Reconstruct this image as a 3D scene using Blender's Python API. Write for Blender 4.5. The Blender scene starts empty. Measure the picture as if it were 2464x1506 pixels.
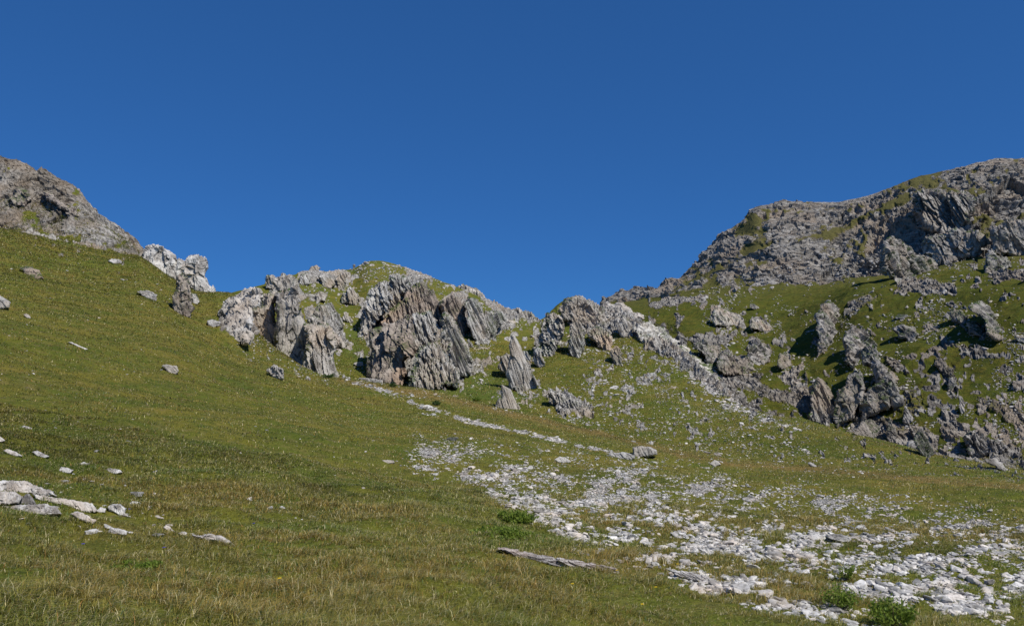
import bpy, math, random
import numpy as np
from mathutils import Vector, Matrix

# ------------------------------------------------------------------ camera, sky, sun, exposure
scene = bpy.context.scene
PITCH = math.radians(5.0)
CAM_H = 1.6
cam_d = bpy.data.cameras.new('camera')
cam = bpy.data.objects.new('camera', cam_d)
scene.collection.objects.link(cam)
cam.location = (0, 0, CAM_H)
cam.rotation_euler = (math.pi / 2 + PITCH, 0, 0)
cam_d.sensor_width = 36.0
cam_d.lens = 1826.0 / 2464.0 * 36.0
cam_d.clip_start = 0.05
cam_d.clip_end = 6000.0
scene.camera = cam

SUN_EL = math.radians(52.0)
SUN_AZ = math.radians(-44.0)      # measured from +X towards +Y
sun_dir = Vector((math.cos(SUN_EL) * math.cos(SUN_AZ), math.cos(SUN_EL) * math.sin(SUN_AZ), math.sin(SUN_EL)))
sd = bpy.data.lights.new('sun', 'SUN')
sd.energy = 4.4
sd.angle = math.radians(0.53)
sd.color = (1.0, 0.955, 0.88)
sun = bpy.data.objects.new('sun', sd)
scene.collection.objects.link(sun)
sun.rotation_euler = sun_dir.to_track_quat('Z', 'Y').to_euler()

world = bpy.data.worlds.new('World')
scene.world = world
world.use_nodes = True
wn = world.node_tree
bg = wn.nodes['Background']
sky = wn.nodes.new('ShaderNodeTexSky')
sky.sky_type = 'NISHITA'
sky.sun_disc = False
sky.sun_elevation = SUN_EL
sky.sun_rotation = math.pi / 2 - SUN_AZ
sky.altitude = 2600
sky.air_density = 0.85
sky.dust_density = 0.0
sky.ozone_density = 3.0
gam = wn.nodes.new('ShaderNodeGamma')
gam.inputs['Gamma'].default_value = 0.52
mul = wn.nodes.new('ShaderNodeMix')
mul.data_type = 'RGBA'
mul.blend_type = 'MULTIPLY'
mul.inputs[0].default_value = 1.0
mul.inputs[7].default_value = (0.275, 0.895, 1.95, 1)
wn.links.new(sky.outputs[0], gam.inputs['Color'])
wn.links.new(gam.outputs[0], mul.inputs[6])
wn.links.new(mul.outputs[2], bg.inputs['Color'])
bg.inputs['Strength'].default_value = 0.10

scene.view_settings.view_transform = 'Standard'
scene.view_settings.look = 'None'
scene.view_settings.exposure = 0.0
scene.view_settings.gamma = 1.0
scene.cycles.max_bounces = 4
scene.cycles.diffuse_bounces = 3
scene.cycles.transparent_max_bounces = 4

rng = np.random.default_rng(7)
random.seed(7)
f32 = np.float32

# ------------------------------------------------------------------ noise tools
def _hash(ix, iy, iz, seed):
    h = (ix.astype(np.uint32) * np.uint32(374761393)) ^ (iy.astype(np.uint32) * np.uint32(668265263)) ^ (iz.astype(np.uint32) * np.uint32(2147483647 - 58))
    h = h + np.uint32((seed * 2654435761) & 0xffffffff)
    h = (h ^ (h >> np.uint32(13))) * np.uint32(1274126177)
    h = (h ^ (h >> np.uint32(16))) * np.uint32(2246822519)
    return h ^ (h >> np.uint32(15))

def _u(h):
    return (h & np.uint32(0xffffff)).astype(f32) * f32(1.0 / 16777216.0)

def vnoise(P, seed=0):
    P = P.astype(f32)
    fl = np.floor(P)
    fr = P - fl
    i = fl.astype(np.int32)
    w = fr * fr * (3 - 2 * fr)
    out = np.zeros(len(P), f32)
    for dx in (0, 1):
        wx = w[:, 0] if dx else 1 - w[:, 0]
        for dy in (0, 1):
            wy = w[:, 1] if dy else 1 - w[:, 1]
            for dz in (0, 1):
                wz = w[:, 2] if dz else 1 - w[:, 2]
                out += wx * wy * wz * _u(_hash(i[:, 0] + dx, i[:, 1] + dy, i[:, 2] + dz, seed))
    return out * 2 - 1

def fbm(P, octs=4, seed=0, gain=0.5):
    out = np.zeros(len(P), f32)
    a, f = 1.0, 1.0
    for o in range(octs):
        out += a * vnoise(P * f32(f) + f32(17.3 * o), seed + o)
        a *= gain
        f *= 2.03
    return out

def facet(P, seed=0, fin=0.0):
    """piecewise-planar cell noise: broken rock faces"""
    P = P.astype(f32)
    base = np.floor(P - 0.5)
    bi = base.astype(np.int32)
    best = np.full(len(P), 1e9, f32)
    val = np.zeros(len(P), f32)
    for dx in (0, 1):
        for dy in (0, 1):
            for dz in (0, 1):
                ix, iy, iz = bi[:, 0] + dx, bi[:, 1] + dy, bi[:, 2] + dz
                h = _hash(ix, iy, iz, seed)
                h2 = _hash(ix, iy, iz, seed + 101)
                r1 = (h & np.uint32(1023)).astype(f32) / 1023 - 0.5
                r2 = ((h >> np.uint32(10)) & np.uint32(1023)).astype(f32) / 1023 - 0.5
                r3 = ((h >> np.uint32(20)) & np.uint32(1023)).astype(f32) / 1023 - 0.5
                qx = P[:, 0] - (ix + 0.5 + 0.8 * r1)
                qy = P[:, 1] - (iy + 0.5 + 0.8 * r2)
                qz = P[:, 2] - (iz + 0.5 + 0.8 * r3)
                d = qx * qx + qy * qy + qz * qz
                g1 = (h2 & np.uint32(1023)).astype(f32) / 1023 - 0.5
                g2 = ((h2 >> np.uint32(10)) & np.uint32(1023)).astype(f32) / 1023 - 0.5
                g3 = ((h2 >> np.uint32(20)) & np.uint32(1023)).astype(f32) / 1023 - 0.5
                if fin:
                    v = fin * (1.1 * qz * (.7 + g3)) + .22 * (qx * g1 + qy * g2) + r1 * 1.15
                else:
                    v = 2.1 * (qx * g1 + qy * g2 + qz * g3) + r1 * 1.15
                m = d < best
                best = np.where(m, d, best)
                val = np.where(m, v, val)
    return val

def unit(v):
    v = np.array(v, float)
    return v / np.linalg.norm(v)

def frame(e1, n, s1, s2, s3):
    """rows: long axis, second axis, layer normal, each divided by its stretch"""
    e1 = unit(e1)
    n = np.array(n, float)
    n = unit(n - e1 * np.dot(n, e1))
    e2 = np.cross(n, e1)
    return np.array([e1 / s1, e2 / s2, n / s3]).astype(f32)

FR_RIB = frame((-0.40, 0.10, 0.90), (0.90, -0.30, 0.36), 8.0, 2.2, 1.0)     # thin slabs leaning left
FR_BLOCK = frame((-0.25, 0.05, 1.0), (1.0, -0.2, 0.2), 2.6, 1.2, 1.0)       # massive limestone
FR_BED = frame((1.0, 0.0, -0.10), (0.1, -0.3, 1.0), 3.2, 2.0, 1.0)          # flat beds
FR_RIBR = frame((-0.30, 0.1, 0.95), (0.9, -0.4, 0.25), 5.0, 1.8, 1.0)
FR_DIAG = frame((1.0, 0.0, -0.75), (0.6, -0.4, 0.8), 3.5, 2.0, 1.0)
FR_ROUND = frame((0, 0, 1), (1, 0, 0), 1.2, 1.2, 1.0)
FRAMES = dict(rib=FR_RIB, block=FR_BLOCK, bed=FR_BED, ribr=FR_RIBR, diag=FR_DIAG, round=FR_ROUND)

def rock_disp(P, fr, cells, amps, seed, warp=None):
    Q = P.astype(f32) @ fr.T
    ribby = np.linalg.norm(fr[0]) < .25
    fin = -1.35 if ribby else 0.0
    if warp is None:
        warp = 0.04 if ribby else 0.14
    Q = Q + warp * cells[0] * np.stack([vnoise(P / (2.2 * cells[0]), seed + 5), vnoise(P / (2.2 * cells[0]) + 31, seed + 6), vnoise(P / (2.2 * cells[0]) + 77, seed + 7)], 1)
    out = np.zeros(len(P), f32)
    for i, (c, a) in enumerate(zip(cells, amps)):
        out += a * facet(Q / f32(c), seed + 11 * i, fin)
    return out

# ------------------------------------------------------------------ picture <-> world
W, H, CX, CY, FP = 2464.0, 1506.0, 1232.0, 753.0, 1826.0
CT, ST = math.cos(PITCH), math.sin(PITCH)

def px2at(px, py):
    v = (CY - np.asarray(py, float)) / FP
    x = (np.asarray(px, float) - CX) / FP
    den = CT - ST * v
    return x / den, (ST + v * CT) / den

def at2px(a, t):
    fwd = CT + ST * t
    return CX + FP * a / fwd, CY - FP * (-ST + CT * t) / fwd

# ------------------------------------------------------------------ terrain lofted through its feature lines
# every line: (x, y in the overview picture, distance ahead in metres)
LN = [
 [(-1200,1506,1.6),(0,1506,3.1),(600,1506,3.8),(1232,1506,4.6),(1800,1506,5.4),(2464,1506,6.4),(3700,1506,8.5)],
 [(-1200,1300,3.6),(0,1300,5.2),(600,1300,6.4),(1232,1300,8),(1800,1300,9.4),(2464,1300,11),(3700,1300,14)],
 [(-1200,1150,6),(0,1150,8),(600,1150,12),(1232,1150,18),(1800,1190,19),(2464,1230,14.5),(3700,1250,18)],
 [(-1200,870,16),(0,900,20),(400,950,27),(820,1010,36),(1170,1050,38),(1500,1095,36),(1800,1150,29),(2464,1203,17),(3700,1225,24)],
 [(-1200,620,50),(0,700,50),(400,760,60),(600,880,58),(820,950,56),(1170,1003,54),(1500,1072,46),(1800,1130,37),(2464,1183,21.5),(3700,1200,30)],
 [(-1200,430,110),(0,549,110),(130,580,108),(250,604,106),(340,618,105),(400,664,100),(470,704,98),(520,713,97),(560,714,96),(580,730,95),(605,790,92),(653,833,87),(720,874,80),(775,904,76),(820,912,73),(1000,940,69),(1170,975,65),(1450,1040,55),(1600,1078,49),(1750,1108,44.5),(2000,1125,40),(2260,1149,32),(2464,1168,27),(3700,1185,36)],
 [(-1200,434,115),(0,549,114),(340,612,110),(400,665,112),(520,735,112),(600,800,108),(653,845,104),(720,884,98),(820,917,86),(1000,945,83),(1170,979,78),(1450,1038,65),(1600,1072,57),(1750,1098,51),(2000,1105,44.5),(2260,1140,36),(2464,1158,30.5),(3700,1175,40)],
 [(-1200,330,127),(0,470,125),(200,510,123),(340,620,118),(420,720,125),(520,745,125),(600,740,125),(700,735,132),(850,810,128),(940,820,120),(1000,850,112),(1100,880,106),(1170,890,104),(1230,875,110),(1290,852,118),(1350,835,115),(1450,880,103),(1600,952,83),(1700,990,75),(1790,1012,68),(2040,1063,51),(2260,1118,41),(2464,1144,35),(3700,1165,46)],
 [(-1200,230,145),(-200,340,142),(0,375,140),(60,394,140),(130,430,139),(195,463,138),(203,500,137),(262,545,133),(345,604,126),(420,715,150),(520,715,150),(560,708,145),(600,702,135),(640,688,142),(680,672,150),(745,650,172),(800,651,182),(845,654,190),(885,628,198),(930,634,197),(980,650,195),(1040,672,192),(1100,692,188),(1200,739,180),(1300,779,165),(1350,724,168),(1395,715,168),(1440,744,158),(1480,740,150),(1540,768,138),(1640,842,118),(1740,936,95),(1790,980,85),(2040,1037,62),(2260,1101,48),(2464,1133,40),(3700,1160,54)],
 [(-1200,400,160),(0,560,160),(345,720,160),(520,760,172),(560,760,170),(645,730,172),(745,690,205),(885,670,235),(1100,740,222),(1300,830,195),(1395,760,200),(1480,790,178),(1540,830,165),(1640,900,140),(1740,985,113),(1790,1030,102),(2040,1080,75),(2260,1140,58),(2464,1165,50),(3700,1190,70)],
 [(-1200,940,250),(1300,940,260),(1480,800,300),(1560,790,300),(1640,850,215),(1700,900,190),(1740,945,172),(1790,990,160),(2040,1045,150),(2260,1100,122),(2464,1132,108),(3700,1100,100)],
 [(-1200,940,400),(1300,900,420),(1450,770,430),(1560,760,380),(1640,790,290),(1700,820,245),(1780,880,222),(1850,915,196),(1930,935,184),(2060,900,180),(2200,830,180),(2464,715,180),(3700,400,190)],
 [(-1200,935,500),(1300,890,520),(1450,745,520),(1600,742,430),(1700,745,370),(1800,772,325),(1900,785,295),(1990,760,272),(2060,718,255),(2200,695,240),(2464,662,228),(3700,380,240)],
 [(-1200,930,600),(1300,880,620),(1450,728,600),(1530,728,560),(1600,716,520),(1700,698,480),(1850,690,450),(2000,680,430),(2120,660,415),(2190,655,408),(2260,632,400),(2320,622,390),(2464,612,380),(3700,350,400)],
 [(-1200,925,720),(1300,870,740),(1446,760,740),(1455,722,740),(1480,711,735),(1520,710,730),(1560,711,725),(1590,712,710),(1604,700,700),(1650,660,680),(1672,640,672),(1700,615,665),(1750,563,645),(1780,543,632),(1800,520,625),(1812,503,620),(1830,500,615),(1865,494,610),(1885,487,608),(1930,492,605),(2008,492,600),(2050,483,590),(2100,468,580),(2200,432,560),(2300,407,545),(2345,396,535),(2400,386,525),(2464,386,520),(3700,300,520)],
 [(-1200,925,900),(1300,880,900),(1446,800,900),(1600,790,900),(1800,640,900),(2100,590,850),(2464,500,800),(3700,420,800)],
]
SEG_ROWS = [26, 80, 80, 100, 90, 150, 24, 130, 220, 16, 12, 150, 110, 90, 300, 12]
a_in = np.linspace(-0.76, 0.76, 1500)
a_cols = np.concatenate([np.linspace(-1.3, -0.765, 110), a_in, np.linspace(0.765, 1.3, 110)])
NC = len(a_cols)

def smooth1(v, s):
    if s <= 0:
        return v
    r = int(3 * s) + 1
    k = np.exp(-0.5 * (np.arange(-r, r + 1) / s) ** 2)
    k /= k.sum()
    return np.convolve(np.pad(v, r, mode='edge'), k, mode='valid')

LY, LT = [], []
for li, kn in enumerate(LN):
    kn = np.array(kn, float)
    ka, kt = px2at(kn[:, 0], kn[:, 1])
    y = np.exp(np.interp(a_cols, ka, np.log(kn[:, 2])))
    t = np.interp(a_cols, ka, kt)
    s = {8: 7, 14: 3, 5: 4}.get(li, 16)
    LY.append(smooth1(y, 26))
    LT.append(smooth1(t, s))
# the line under the camera
y0 = np.full(NC, 0.5)
z0 = -1.55 - 0.17 * a_cols * 0.5
LY.insert(0, y0)
LT.insert(0, z0 / y0)
KY = np.array(LY)
KZ = np.array(LT) * KY
for k in range(1, len(KY)):
    KY[k] = np.maximum(KY[k], KY[k - 1] * 1.015)
KZ = np.array(LT) * KY
dY = np.diff(KY, axis=0)
sl = np.diff(KZ, axis=0) / dY
mt = np.zeros_like(KY)
mt[0], mt[-1] = sl[0], sl[-1]
for k in range(1, len(KY) - 1):
    h0, h1 = dY[k - 1], dY[k]
    w1, w2 = 2 * h1 + h0, h1 + 2 * h0
    same = sl[k - 1] * sl[k] > 0
    den = np.where(same, w1 / np.where(same, sl[k - 1], 1) + w2 / np.where(same, sl[k], 1), 1)
    mt[k] = np.where(same, (w1 + w2) / den, 0)
rowsY, rowsZ, row_seg = [], [], []
for k in range(len(KY) - 1):
    n = SEG_ROWS[k]
    for j in range(n):
        s = j / n
        y = KY[k] * (KY[k + 1] / KY[k]) ** s
        u = (y - KY[k]) / dY[k]
        h00, h10, h01, h11 = 2*u**3-3*u**2+1, u**3-2*u**2+u, -2*u**3+3*u**2, u**3-u**2
        rowsY.append(y)
        rowsZ.append(h00*KZ[k] + h10*dY[k]*mt[k] + h01*KZ[k+1] + h11*dY[k]*mt[k+1])
        row_seg.append(k + s)
rowsY.append(KY[-1]); rowsZ.append(KZ[-1]); row_seg.append(len(KY) - 1.0)
GY = np.array(rowsY)
GZ = np.array(rowsZ)
RS = np.array(row_seg)
NR = len(GY)
GX = GY * a_cols[None, :]
P = np.stack([GX.ravel(), GY.ravel(), GZ.ravel()], 1).astype(f32)
yr = GY.ravel().astype(f32)
Pxy = P.copy(); Pxy[:, 2] = 0
amp = np.clip(yr / 14, 0, 1)
farr = np.clip((yr - 60) / 60, 0, 1)
bump = amp * (0.20 * fbm(Pxy / 7.0, 3, 3) + 0.060 * fbm(Pxy / 1.3, 3, 9))
bump += np.clip(yr / 5, 0, 1) * np.clip((45 - yr) / 20, 0, 1) * .042 * fbm(Pxy / .42, 2, 19)
bump += farr * (.10 * fbm(P / 2.4, 2, 69)) * (1 - np.clip((yr - 150) / 60, 0, 1))
segw = np.repeat(RS, NC)
bump += farr * np.where(segw < 7.2, .22, .62) * fbm(Pxy / 22.0, 4, 21)
mf = (segw > 10.3) * np.clip((yr - 110) / 50, 0, 1) * np.clip((14.9 - segw) * 3, 0, 1) * np.clip((620 - yr) / 200, 0, 1)
rot_ = np.stack([(.8 * P[:, 0] + .6 * P[:, 1]) / 34.0, (-.6 * P[:, 0] + .8 * P[:, 1]) / 80.0, 0 * P[:, 0]], 1)
bump += mf * (.55 * fbm(P / 7.0, 3, 61) + .22 * fbm(P / 2.2, 2, 67))
bump += mf * 3.2 * (.5 - np.abs(fbm(rot_, 3, 25)))
# terracettes: little steps that run along the left slope
ter = np.clip((yr - 12) / 30, 0, 1)
bump += ter * 0.10 * vnoise(np.stack([P[:, 0] / 5 + P[:, 1] / 9, P[:, 2] / 1.3 + 0 * P[:, 0], P[:, 1] / 30], 1), 77)
P[:, 2] += bump
GZ = P[:, 2].reshape(NR, NC).astype(float)
GT = GZ / GY
CM = np.maximum.accumulate(GT, axis=0)
PXI, PYI = at2px(np.broadcast_to(a_cols[None, :], GY.shape), GT)

def hit(px, py, rowmin=0, rowmax=None):
    """where the sight line through a picture point meets the terrain -> Y, missed"""
    a, t = px2at(np.atleast_1d(px), np.atleast_1d(py))
    col = np.clip(np.interp(a, a_cols, np.arange(NC)).round().astype(int), 0, NC - 1)
    outY = np.empty(len(a)); miss = np.zeros(len(a), bool)
    for s in range(0, len(a), 4000):
        c = col[s:s + 4000]; tt = t[s:s + 4000]
        m = CM[:, c] >= tt[None, :]
        j = m.argmax(0)
        none = ~m.any(0)
        j1 = np.maximum(j, 1)
        ta, tb = CM[j1 - 1, c], CM[j1, c]
        u = np.clip((tt - ta) / np.where(tb - ta > 1e-9, tb - ta, 1), 0, 1)
        Y = GY[j1 - 1, c] * (1 - u) + GY[j1, c] * u
        outY[s:s + 4000] = np.where(none, GY[-1, c], Y)
        miss[s:s + 4000] = none
    return outY, miss

def ground(px, py):
    Y, miss = hit(px, py)
    a, t = px2at(px, py)
    return np.stack([a * Y, Y, t * Y], 1), miss

def ground_z(x, y):
    """terrain height under world x,y (camera-relative)"""
    a = x / y
    c = np.clip(np.interp(a, a_cols, np.arange(NC)).round().astype(int), 0, NC - 1)
    out = np.empty(len(x))
    for s in range(0, len(x), 20000):
        cc = c[s:s+20000]; yy = y[s:s+20000]
        j = np.clip((GY[:, cc] < yy[None, :]).sum(0), 1, NR - 1)
        u = (yy - GY[j-1, cc]) / (GY[j, cc] - GY[j-1, cc])
        out[s:s+20000] = GZ[j-1, cc] * (1-u) + GZ[j, cc] * u
    return out

def poly_sd(px, py, poly):
    """signed distance to a polygon, positive inside"""
    poly = np.array(poly, float)
    n = len(poly)
    d = np.full(px.shape, 1e9)
    ins = np.zeros(px.shape, bool)
    for i in range(n):
        x0, y0_ = poly[i]; x1, y1 = poly[(i + 1) % n]
        ex, ey = x1 - x0, y1 - y0_
        L = ex * ex + ey * ey + 1e-9
        u = np.clip(((px - x0) * ex + (py - y0_) * ey) / L, 0, 1)
        d = np.minimum(d, (px - x0 - u * ex) ** 2 + (py - y0_ - u * ey) ** 2)
        if y0_ != y1:
            c = ((y0_ > py) != (y1 > py)) & (px < (x1 - x0) * (py - y0_) / (y1 - y0_) + x0)
            ins ^= c
    d = np.sqrt(d)
    return np.where(ins, d, -d)

def line_d(px, py, pts):
    """distance to polyline; vertical distances count double (foreshortening)"""
    d = np.full(px.shape, 1e9)
    for (x0, y0_), (x1, y1) in zip(pts[:-1], pts[1:]):
        ex, ey = x1 - x0, (y1 - y0_) * 2
        L = ex * ex + ey * ey + 1e-9
        u = np.clip(((px - x0) * ex + (py - y0_) * 2 * ey) / L, 0, 1)
        d = np.minimum(d, (px - x0 - u * ex) ** 2 + ((py - y0_) * 2 - u * ey) ** 2)
    return np.sqrt(d)

# transforms from the enlarged views to overview coordinates
ZT = dict(z1=(.2983, 0, 346.5), z2=(.2301, 487.7, 577.5), z3=(.2812, 795.7, 590.4), z4=(.2557, 1257.7, 667.4),
          z5=(.349, 1604.3, 359.4), z6=(.3238, 1796.8, 667.4), f1=(.3609, 0, 962.6), f3=(.3609, 1219.2, 962.6), f4=(.3183, 1822.4, 1026.7), o=(1, 0, 0))
def zp(z, pts):
    s, ox, oy = ZT[z]
    return [(x * s + ox, y * s + oy) for x, y in pts]

# ------------------------------------------------------------------ gravel / stone density (overview picture coordinates)
BANDS = [  # polyline, half width, strength
 ([(1010,1128),(1130,1165),(1230,1192),(1330,1225),(1400,1262)], 30, 1.0),
 ([(1120,1140),(1250,1160),(1400,1195),(1520,1225),(1640,1262)], 34, .9),
 ([(1225,1190),(1320,1235),(1420,1270),(1500,1290),(1620,1300)], 46, 1.15),
 ([(1300,1250),(1400,1300),(1480,1325),(1560,1350),(1650,1355)], 34, 1.1),
 ([(1480,1230),(1600,1250),(1760,1295),(1860,1320),(1960,1345)], 50, 1.15),
 ([(1420,1330),(1560,1350),(1700,1350),(1850,1365),(2000,1375)], 46, 1.2),
 ([(1640,1300),(1780,1335),(1950,1385),(2120,1425),(2300,1460),(2600,1500)], 60, 1.25),
 ([(1690,1395),(1780,1425),(1860,1450),(1960,1462),(2060,1490),(2200,1540)], 48, 1.2),
 ([(1610,1375),(1740,1400),(1900,1400),(2100,1400),(2260,1400),(2350,1410)], 34, 1.1),
 ([(2100,1425),(2250,1420),(2360,1455),(2500,1470)], 46, 1.1),
 ([(800,905),(850,918),(905,935),(960,952),(1010,975),(1060,990),(1110,1008),(1160,1020)], 13, 1.15),
 ([(1150,1018),(1230,1034),(1300,1050),(1390,1072),(1470,1088)], 11, 1.1),
 ([(1010,995),(1090,1003),(1160,1015)], 6, .7),
 ([(1620,1120),(1700,1135),(1760,1145),(1850,1170)], 10, .5),
 ([(1740,940),(1790,985),(1850,1008),(1920,1035)], 14, .6),
 ([(1790,1020),(1860,1055),(1950,1090),(2040,1125),(2110,1146)], 8, .9),
 ([(1130,930),(1200,905),(1245,885)], 9, .6),
 ([(1250,960),(1300,975),(1340,990),(1400,1020)], 30, .4),
 ([(1500,755),(1560,800),(1620,850),(1690,910),(1760,968),(1830,1005)], 34, 1.1),
]
SCAT = [(1000,1040),(1300,1070),(1650,1110),(1900,1150),(2250,1200),(2500,1240),(2500,1470),(2000,1420),(1600,1330),(1300,1230),(1100,1160),(960,1110)]
SCAT2 = [(1280,960),(1400,880),(1600,900),(1800,1000),(2200,1130),(2200,1180),(1700,1120),(1400,1040)]
SCAT3 = [(-60,1150),(320,1130),(600,1300),(500,1350),(-60,1260)]

def density(px, py):
    px = np.asarray(px, float); py = np.asarray(py, float)
    Q = np.stack([px / 60, py / 24, 0 * px], 1).astype(f32)
    n1 = fbm(Q, 3, 55)
    n2 = fbm(Q * 3.1, 2, 66)
    D = np.zeros(px.shape)
    for pts, w, st in BANDS:
        xs = [p[0] for p in pts]; ys = [p[1] for p in pts]
        sel = (px > min(xs) - 3 * w) & (px < max(xs) + 3 * w) & (py > min(ys) - 2 * w) & (py < max(ys) + 2 * w)
        if sel.any():
            d = line_d(px[sel], py[sel], pts)
            D[sel] = np.maximum(D[sel], st * np.clip(1.25 - d / w, 0, 1))
    n3 = vnoise(Q * 9.0, 67)
    n5 = vnoise(np.stack([px / 11, py / 5, 0 * px], 1), 68)
    D = D * np.clip(0.50 + .5 * n5 + 0.9 * n1 + 0.7 * n2 + .5 * n3, 0, 1.1)
    sc = np.clip(poly_sd(px, py, SCAT) / 50 + .2, 0, 1)
    D = np.maximum(D, 0.66 * sc * np.clip(0.62 + .75 * n1 + .75 * n2 + .5 * n3, 0, 1.3))
    sc2 = np.clip(poly_sd(px, py, SCAT2) / 40 + .2, 0, 1)
    D = np.maximum(D, 0.10 * sc2 * np.clip(0.5 + n1 + .6 * n2, 0, 1.3))
    sc3 = np.clip(poly_sd(px, py, SCAT3) / 30 + .2, 0, 1)
    D = np.maximum(D, 0.02 * sc3)
    return np.clip(D, 0, 1.2)

# ------------------------------------------------------------------ rock areas that belong to the hills themselves
rock = np.zeros(NR * NC, f32)
pxf, pyf = PXI.ravel(), PYI.ravel()
segf = np.repeat(RS, NC)
vis = ((GT >= CM - 1e-5).ravel())
nz = fbm(P / np.maximum(yr, 40)[:, None] * 60, 3, 31)           # patch noise, same picture size at any distance
nz2 = fbm(P / np.maximum(yr, 40)[:, None] * 16, 3, 35)
nzf = fbm(P / np.maximum(yr, 40)[:, None] * 170, 2, 39)
rockd = None

def add_rock(mask_bool, poly, soft=10, rag=14, strength=1.0):
    x0 = min(p[0] for p in poly) - 40; x1 = max(p[0] for p in poly) + 40
    y0_ = min(p[1] for p in poly) - 40; y1 = max(p[1] for p in poly) + 40
    ix = np.nonzero(mask_bool & (pxf > x0) & (pxf < x1) & (pyf > y0_) & (pyf < y1))[0]
    if len(ix):
        d = poly_sd(pxf[ix], pyf[ix], poly) + rag * nz[ix]
        rock[ix] = np.maximum(rock[ix], strength * np.clip(d / soft + 0.5, 0, 1))

hill = (segf > 6.2) & (segf < 10)
mount = segf >= 10
# left cliff
lm = (segf > 6.6) & (segf < 9.6) & (pxf < 350)
rock[lm] = np.clip(.95 + 0.8 * nz[lm] + 0.5 * nz2[lm] + .35 * nzf[lm], 0, 1)
lm2 = (segf > 5.55) & (segf <= 6.6) & (pxf < 345)
rock[lm2] = np.clip((segf[lm2] - 6.0) * 2.5 + .9 * nz[lm2] + .6 * nzf[lm2], 0, 1)
for z, poly, st in [
    ('z4', [(760,270),(820,240),(1000,290),(1150,370),(1330,470),(1500,610),(1700,800),(1850,950),(2020,1090),(1900,1110),(1720,1010),(1500,850),(1400,750),(1200,680),(1080,590),(900,540),(830,500),(800,400)], .9),
    ('z4', [(270,330),(400,190),(520,180),(660,260),(760,300),(850,480),(830,640),(700,640),(560,520),(430,420)], .9),
    ('z4', [(140,640),(230,350),(380,380),(330,600),(300,710),(180,700)], 1),
    ('z4', [(230,1100),(280,1060),(480,1110),(650,1240),(660,1330),(520,1320),(330,1290)], .75),
    ('z3', [(250,730),(300,480),(420,320),(560,250),(700,300),(820,310),(960,500),(1060,600),(1220,950),(1180,1080),(980,1170),(760,1180),(400,1090),(330,950)], .95),
    ('z3', [(930,480),(1040,400),(1120,420),(1240,450),(1320,560),(1430,560),(1560,620),(1550,680),(1430,780),(1350,800),(1180,700),(1060,660)], .85),
    ('z3', [(1090,345),(1200,365),(1320,435),(1450,495),(1540,555),(1690,570),(1810,655),(1700,660),(1560,625),(1480,640),(1400,560),(1240,450)], .9),
    ('z3', [(640,220),(780,200),(860,260),(800,300),(700,270)], .6),
    ('z3', [(1220,950),(1380,960),(1420,1040),(1300,1100),(1100,1130)], .6),
    ('z3', [(0,180),(90,200),(160,250),(150,350),(60,360),(0,330)], .8),
    ('z2', [(640,520),(660,380),(720,360),(830,345),(1000,440),(1030,520),(1000,640),(700,620)], .9),
    ('z2', [(1000,350),(1110,300),(1200,260),(1280,350),(1440,300),(1540,330),(1500,480),(1380,500),(1200,420),(1100,450),(1010,450)], .7),
    ('z2', [(1050,700),(1180,680),(1330,640),(1400,760),(1480,900),(1500,1080),(1380,1080),(1200,900),(1060,850)], .75),
    ('z2', [(960,560),(1100,530),(1300,530),(1310,640),(1150,640),(1000,620)], .6),
    ]:
    add_rock(hill, zp(z, poly), 8, 10, st)
ms = (segf > 5.2) & (segf < 6.3)
add_rock(ms, zp('z2', [(170,900),(160,760),(240,640),(330,560),(500,500),(640,520),(700,700),(600,1010),(480,1000),(300,985)]), 8, 14, .85)
# mountain: mostly rock above its grassy apron
mm = segf >= 12
apron = np.clip((segf[mm] - 13.93) * 7, 0, 1)
g1 = line_d(pxf[mm], pyf[mm] , [(1810,600),(1900,585),(1990,560),(2060,525),(2120,505),(2180,470)])
g2 = line_d(pxf[mm], pyf[mm], [(2380,560),(2420,530),(2480,505)])
g3 = line_d(pxf[mm], pyf[mm], [(1840,505),(1940,505),(2050,497)])
g4 = line_d(pxf[mm], pyf[mm], [(1600,715),(1700,660),(1780,620),(1850,600)])
streak = np.clip(1.1 - g1 / 22 + 0.8 * nz[mm], 0, 1) + np.clip(.9 - g2 / 22 + nz[mm], 0, 1) + .8 * np.clip(.9 - g3 / 20 + nz[mm], 0, 1) + .6 * np.clip(.9 - g4 / 18 + nz[mm], 0, 1)
rock[mm] = np.clip(apron * (1.0 + 0.55 * nz[mm] + .5 * nz2[mm] + .35 * nzf[mm]) - streak, 0, 1)
top = np.clip((segf[mm] - 14.8) * 6, 0, 1)
rock[mm] = np.clip(rock[mm] - .22 * top * np.clip(.4 + nz[mm] * 1.5, 0, 1), 0, 1)
far_knob = mount & (pxf > 1440) & (pxf < 1600) & (segf > 14.0)
rock[far_knob] = np.maximum(rock[far_knob], np.clip(.6 + nz[far_knob], 0, 1))
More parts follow.
